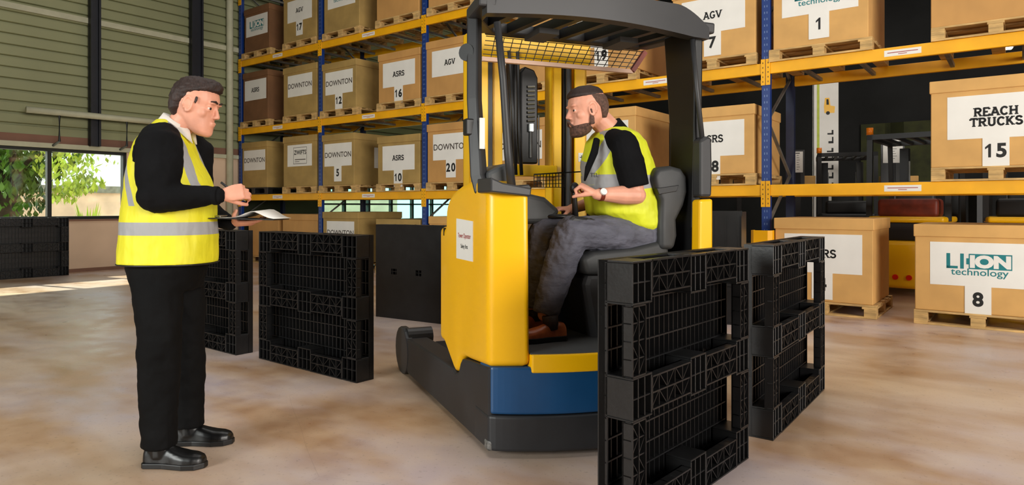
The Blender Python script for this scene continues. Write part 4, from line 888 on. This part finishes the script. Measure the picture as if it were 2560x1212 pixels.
# ================================================================ BEHIND THE RACKING
def forklift(label, M, body='truckyellow', hood='black', steel=False):
    r = thing('forklift', label, 'forklift', M)
    b = MB().prism([(-.50, .0), (-.46, -.10), (-.25, -.17), (.25, -.17), (.46, -.10), (.50, .0), (.50, .55), (-.50, .55)], 'z', .12, .74); b.build('counterweight', body, r, bevel=.06, smooth=True, seg=4)
    MB().bx((-.46, .02, .74), (.46, .6, .98)).build('engine_grille', 'black', r, bevel=.02)
    MB().prism([(-.44, .0), (.44, .0), (.50, .3), (.50, .75), (-.50, .75), (-.50, .3)], 'z', .98, 1.06).build('rear_deck', body, r, bevel=.03, smooth=True, seg=3)
    MB().bx((-.45, .5, .25), (.45, 1.75, .62)).build('chassis', body, r, bevel=.03)
    MB().bx((-.36, .15, 1.05), (.36, .62, 1.30)).build('hood', hood, r, bevel=.05, smooth=True, seg=3)
    MB().bx((-.24, .70, 1.05), (.24, .82, 1.55)).bx((-.24, .75, .95), (.24, 1.2, 1.08)).build('seat', 'seat', r, bevel=.04, smooth=True, seg=3)
    g = MB().bx((-.50, .2, 2.12), (.50, .27, 2.19)).bx((-.50, 1.5, 2.12), (.50, 1.57, 2.19)).bx((-.50, .2, 2.12), (-.43, 1.57, 2.19)).bx((.43, .2, 2.12), (.50, 1.57, 2.19))
    for i in range(5): x = -.33+i*.165; g.bx((x-.02, .25, 2.13), (x+.02, 1.52, 2.17))
    g.build('roof_guard', 'black', r)
    for x in (-.465, .465):
        MB().bar((x, .18, 1.0), (x, .24, 2.14), .06, .07).build('guard_post', 'black', r); MB().bar((x, 1.72, .6), (x, 1.52, 2.14), .05, .06).build('guard_post', 'black', r)
        MB().bx((x*.7-.06, 1.80, .08), (x*.7+.06, 1.95, 2.1)).build('mast_channel', 'black', r)
        MB().tube([(x-.09, .45, .27), (x+.09, .45, .27)], .26, 20).build('wheel', 'black', r); MB().tube([(x-.1, 1.45, .3), (x+.1, 1.45, .3)], .29, 20).build('wheel', 'black', r)
        MB().tube([(x*.6, 1.86, .2), (x*.6, 1.86, 1.9)], .03, 10).build('lift_ram', 'steel' if steel else 'galv', r, smooth=True)
        MB().tube([(x*.17, -.19, .27), (x*.17, -.16, .27)], .035, 14).build('reflector', 'red', r)
    MB().tube([(-.47, .24, 2.19), (-.47, .24, 2.29)], .045, 12).build('beacon', 'orange', r, smooth=True)
    MB().tube([(.16*math.cos(rad(a)), 1.38+.07*math.sin(rad(a)), 1.28+.15*math.sin(rad(a))) for a in range(0, 361, 24)], .014, 6).build('steering_wheel', 'black', r, smooth=True)
    for x in (-.28, .28): MB().bx((x-.05, 1.95, .06), (x+.05, 2.9, .09)).build('fork', 'black', r)
    return r
def FM(px, Y, a=0): p = at(px, HORIZ, Y); return T3(p.x, p.y, 0) @ Matrix.Rotation(RA+rad(a), 4, 'Z')
forklift('yellow counterbalance forklift between the two floor boxes, with a red reflector', FM(2262, 8.9, -3), hood='redbrown')
forklift('yellow forklift at the right edge behind the teal logo box', FM(2575, 8.55, 0), steel=True)
forklift('black forklift with an orange beacon parked beneath the tall banner', FM(2120, 12.2, 14), body='chassis')
g = thing('banner_flag', 'tall white banner with a lime edge and a small forklift picture', 'banner', FM(2066, 14.6, 22))
MB().tube([(-.27, 0, 0), (-.27, 0, 4.0)], .014, 8).bx((-.40, -.2, 0), (-.05, .2, .03)).build('pole', 'steel', g)
pa = MB().bx((-.25, -.002, .35), (.24, .002, 3.95)).build('banner_panel', 'paper', g)
MB().bx((-.19, -.004, .4), (-.14, -.0025, 3.9)).build('stripe', 'lime', pa)
MB().prism([(-.04, 3.22), (.16, 3.22), (.17, 3.36), (.08, 3.38), (.06, 3.55), (-.03, 3.55), (-.05, 3.36)], 'y', -.004, -.0025).build('forklift_picture', 'truckyellow', pa)
MB().prism([(0, 3.40), (.05, 3.40), (.04, 3.52), (0, 3.52)], 'y', -.0052, -.0042).prism([(.03+.04*math.cos(rad(a)), 3.22+.04*math.sin(rad(a))) for a in range(0, 360, 30)], 'y', -.0052, -.0042).build('picture_detail', 'ink', pa)
b = MB()
for i, (w_, h_) in enumerate(((.12, .10), (.10, .14), (.13, .09), (.11, .12), (.12, .1), (.1, .13), (.12, .1), (.1, .1))): b.bx((.14-w_, -.004, 2.75-i*.19), (.14, -.0025, 2.75-i*.19+h_*.35)).bx((.14-w_*.3, -.004, 2.75-i*.19), (.14, -.0025, 2.75-i*.19+h_))
b.build('vertical_print', 'ink', pa)
for px, Y, z0, z1, w_, lb in ((2232, 11.2, 1.92, 2.30, .30, 'white printed notice board on a black stand in front of the yellow forklift'), (1994, 11.6, 1.78, 2.14, .17, 'narrow grey notice board just right of the blue rear post')):
    g = thing('notice_board', lb, 'sign', FM(px, Y, 25)); n_ = MB().bx((-w_/2, -.004, z0), (w_/2, .004, z1)).build('board', 'paper', g)
    b = MB()
    for k in range(7): b.bx((-w_*.1, -.0055, z1-.07-k*.04), (w_*(.1+.05*(k % 3)), -.0045, z1-.063-k*.04))
    b.bx((-w_*.2, -.0055, z1-.035), (w_*.2, -.0045, z1-.02)).build('print', 'ink', n_)
    MB().bx((-w_/2-.03, .005, z0-.4), (w_/2+.03, .02, z1+.03)).bx((-.05, .005, 0), (.05, .03, z0)).bx((-.25, -.2, 0), (.25, .2, .03)).build('stand', 'black', g)
for i, (px, w_, lb) in enumerate(((2205, .55, 'dark olive strip curtain on the far wall left of the notice board'), (2272, .60, 'dark olive strip curtain on the far wall right of the notice board'))):
    p = at(px, 300, 1); kk = None
    o = RM.inverted() @ Vector((0, 0, 1.2)); d = RM.inverted().to_3x3() @ Vector(((px-1280)/FPX, 1, 0)); k = (13.9-o.y)/d.y; q = o+d*k
    tag(MB().bx((-w_, 0, 1.0), (w_, .06, 3.6)).build('strip_curtain', 'olive', None, RM @ T3(q.x, 13.9, 0)), lb, 'curtain')
for i, (px, w_, lb) in enumerate(((2012, .42, 'small pale carton far behind the rack, left of the black forklift'), (2226, .30, 'small pale carton far behind the rack under the notice board'), (2274, .34, 'small pale carton far behind the rack, right of the notice board'))):
    tag(MB().bx((-w_/2, 0, 1.62), (w_/2, .35, 1.84)).build('carton', 'card2', None, FM(px, 14.2, 20), bevel=.01), lb, 'box')
tag(MB().bx((-2.6, -.1, 1.56), (2.2, .6, 1.62)).bx((-2.6, 0, 0), (-2.5, .5, 1.56)).bx((2.1, 0, 0), (2.2, .5, 1.56)).bx((-.2, 0, 0), (-.1, .5, 1.56)).build('tall_bench', 'black', None, FM(2160, 14.5, 20)), 'long dark bench far behind the rack carrying small cartons', 'bench')
for k, lb in enumerate(('bottom black plastic crate of the stack beside the truck', 'middle black plastic crate of the stack beside the truck', 'top black plastic crate of the stack beside the truck')):
    p = at(1822, 515, 7.0); M = T3(p.x, p.y, .001+.385*k) @ Rz(-26); b = MB().bx((-.15, -.2, 0), (.15, .2, .015))
    for a_, c_ in (((-.15, -.2), (.15, -.185)), ((-.15, .185), (.15, .2)), ((-.15, -.2), (-.135, .2)), ((.135, -.2), (.15, .2))): b.bx((a_[0], a_[1], 0), (c_[0], c_[1], .37))
    b.bx((-.158, -.208, .33), (.158, -.2, .38)).bx((-.158, -.208, .0), (.158, -.2, .02))
    for x in (-.12, 0, .12): b.bx((x-.006, -.207, .02), (x+.006, -.2, .33))
    tag(b.build('crate', 'plastic', None, M), lb, 'crate', 'black crates stacked beside the truck')
hl = thing('ceiling_lamp', 'small lit square lamp high up at the right, behind the rack', 'lamp', FM(2514, 12, 10) @ T3(0, 0, 4.02))
MB().bx((-.11, -.09, .0), (.11, .09, .10)).bx((-.006, -.006, .1), (.006, .006, 5.4)).build('housing', 'galv', hl); MB().bx((-.095, -.075, -.02), (.095, .075, .0)).build('lamp_lens', 'lamp', hl)
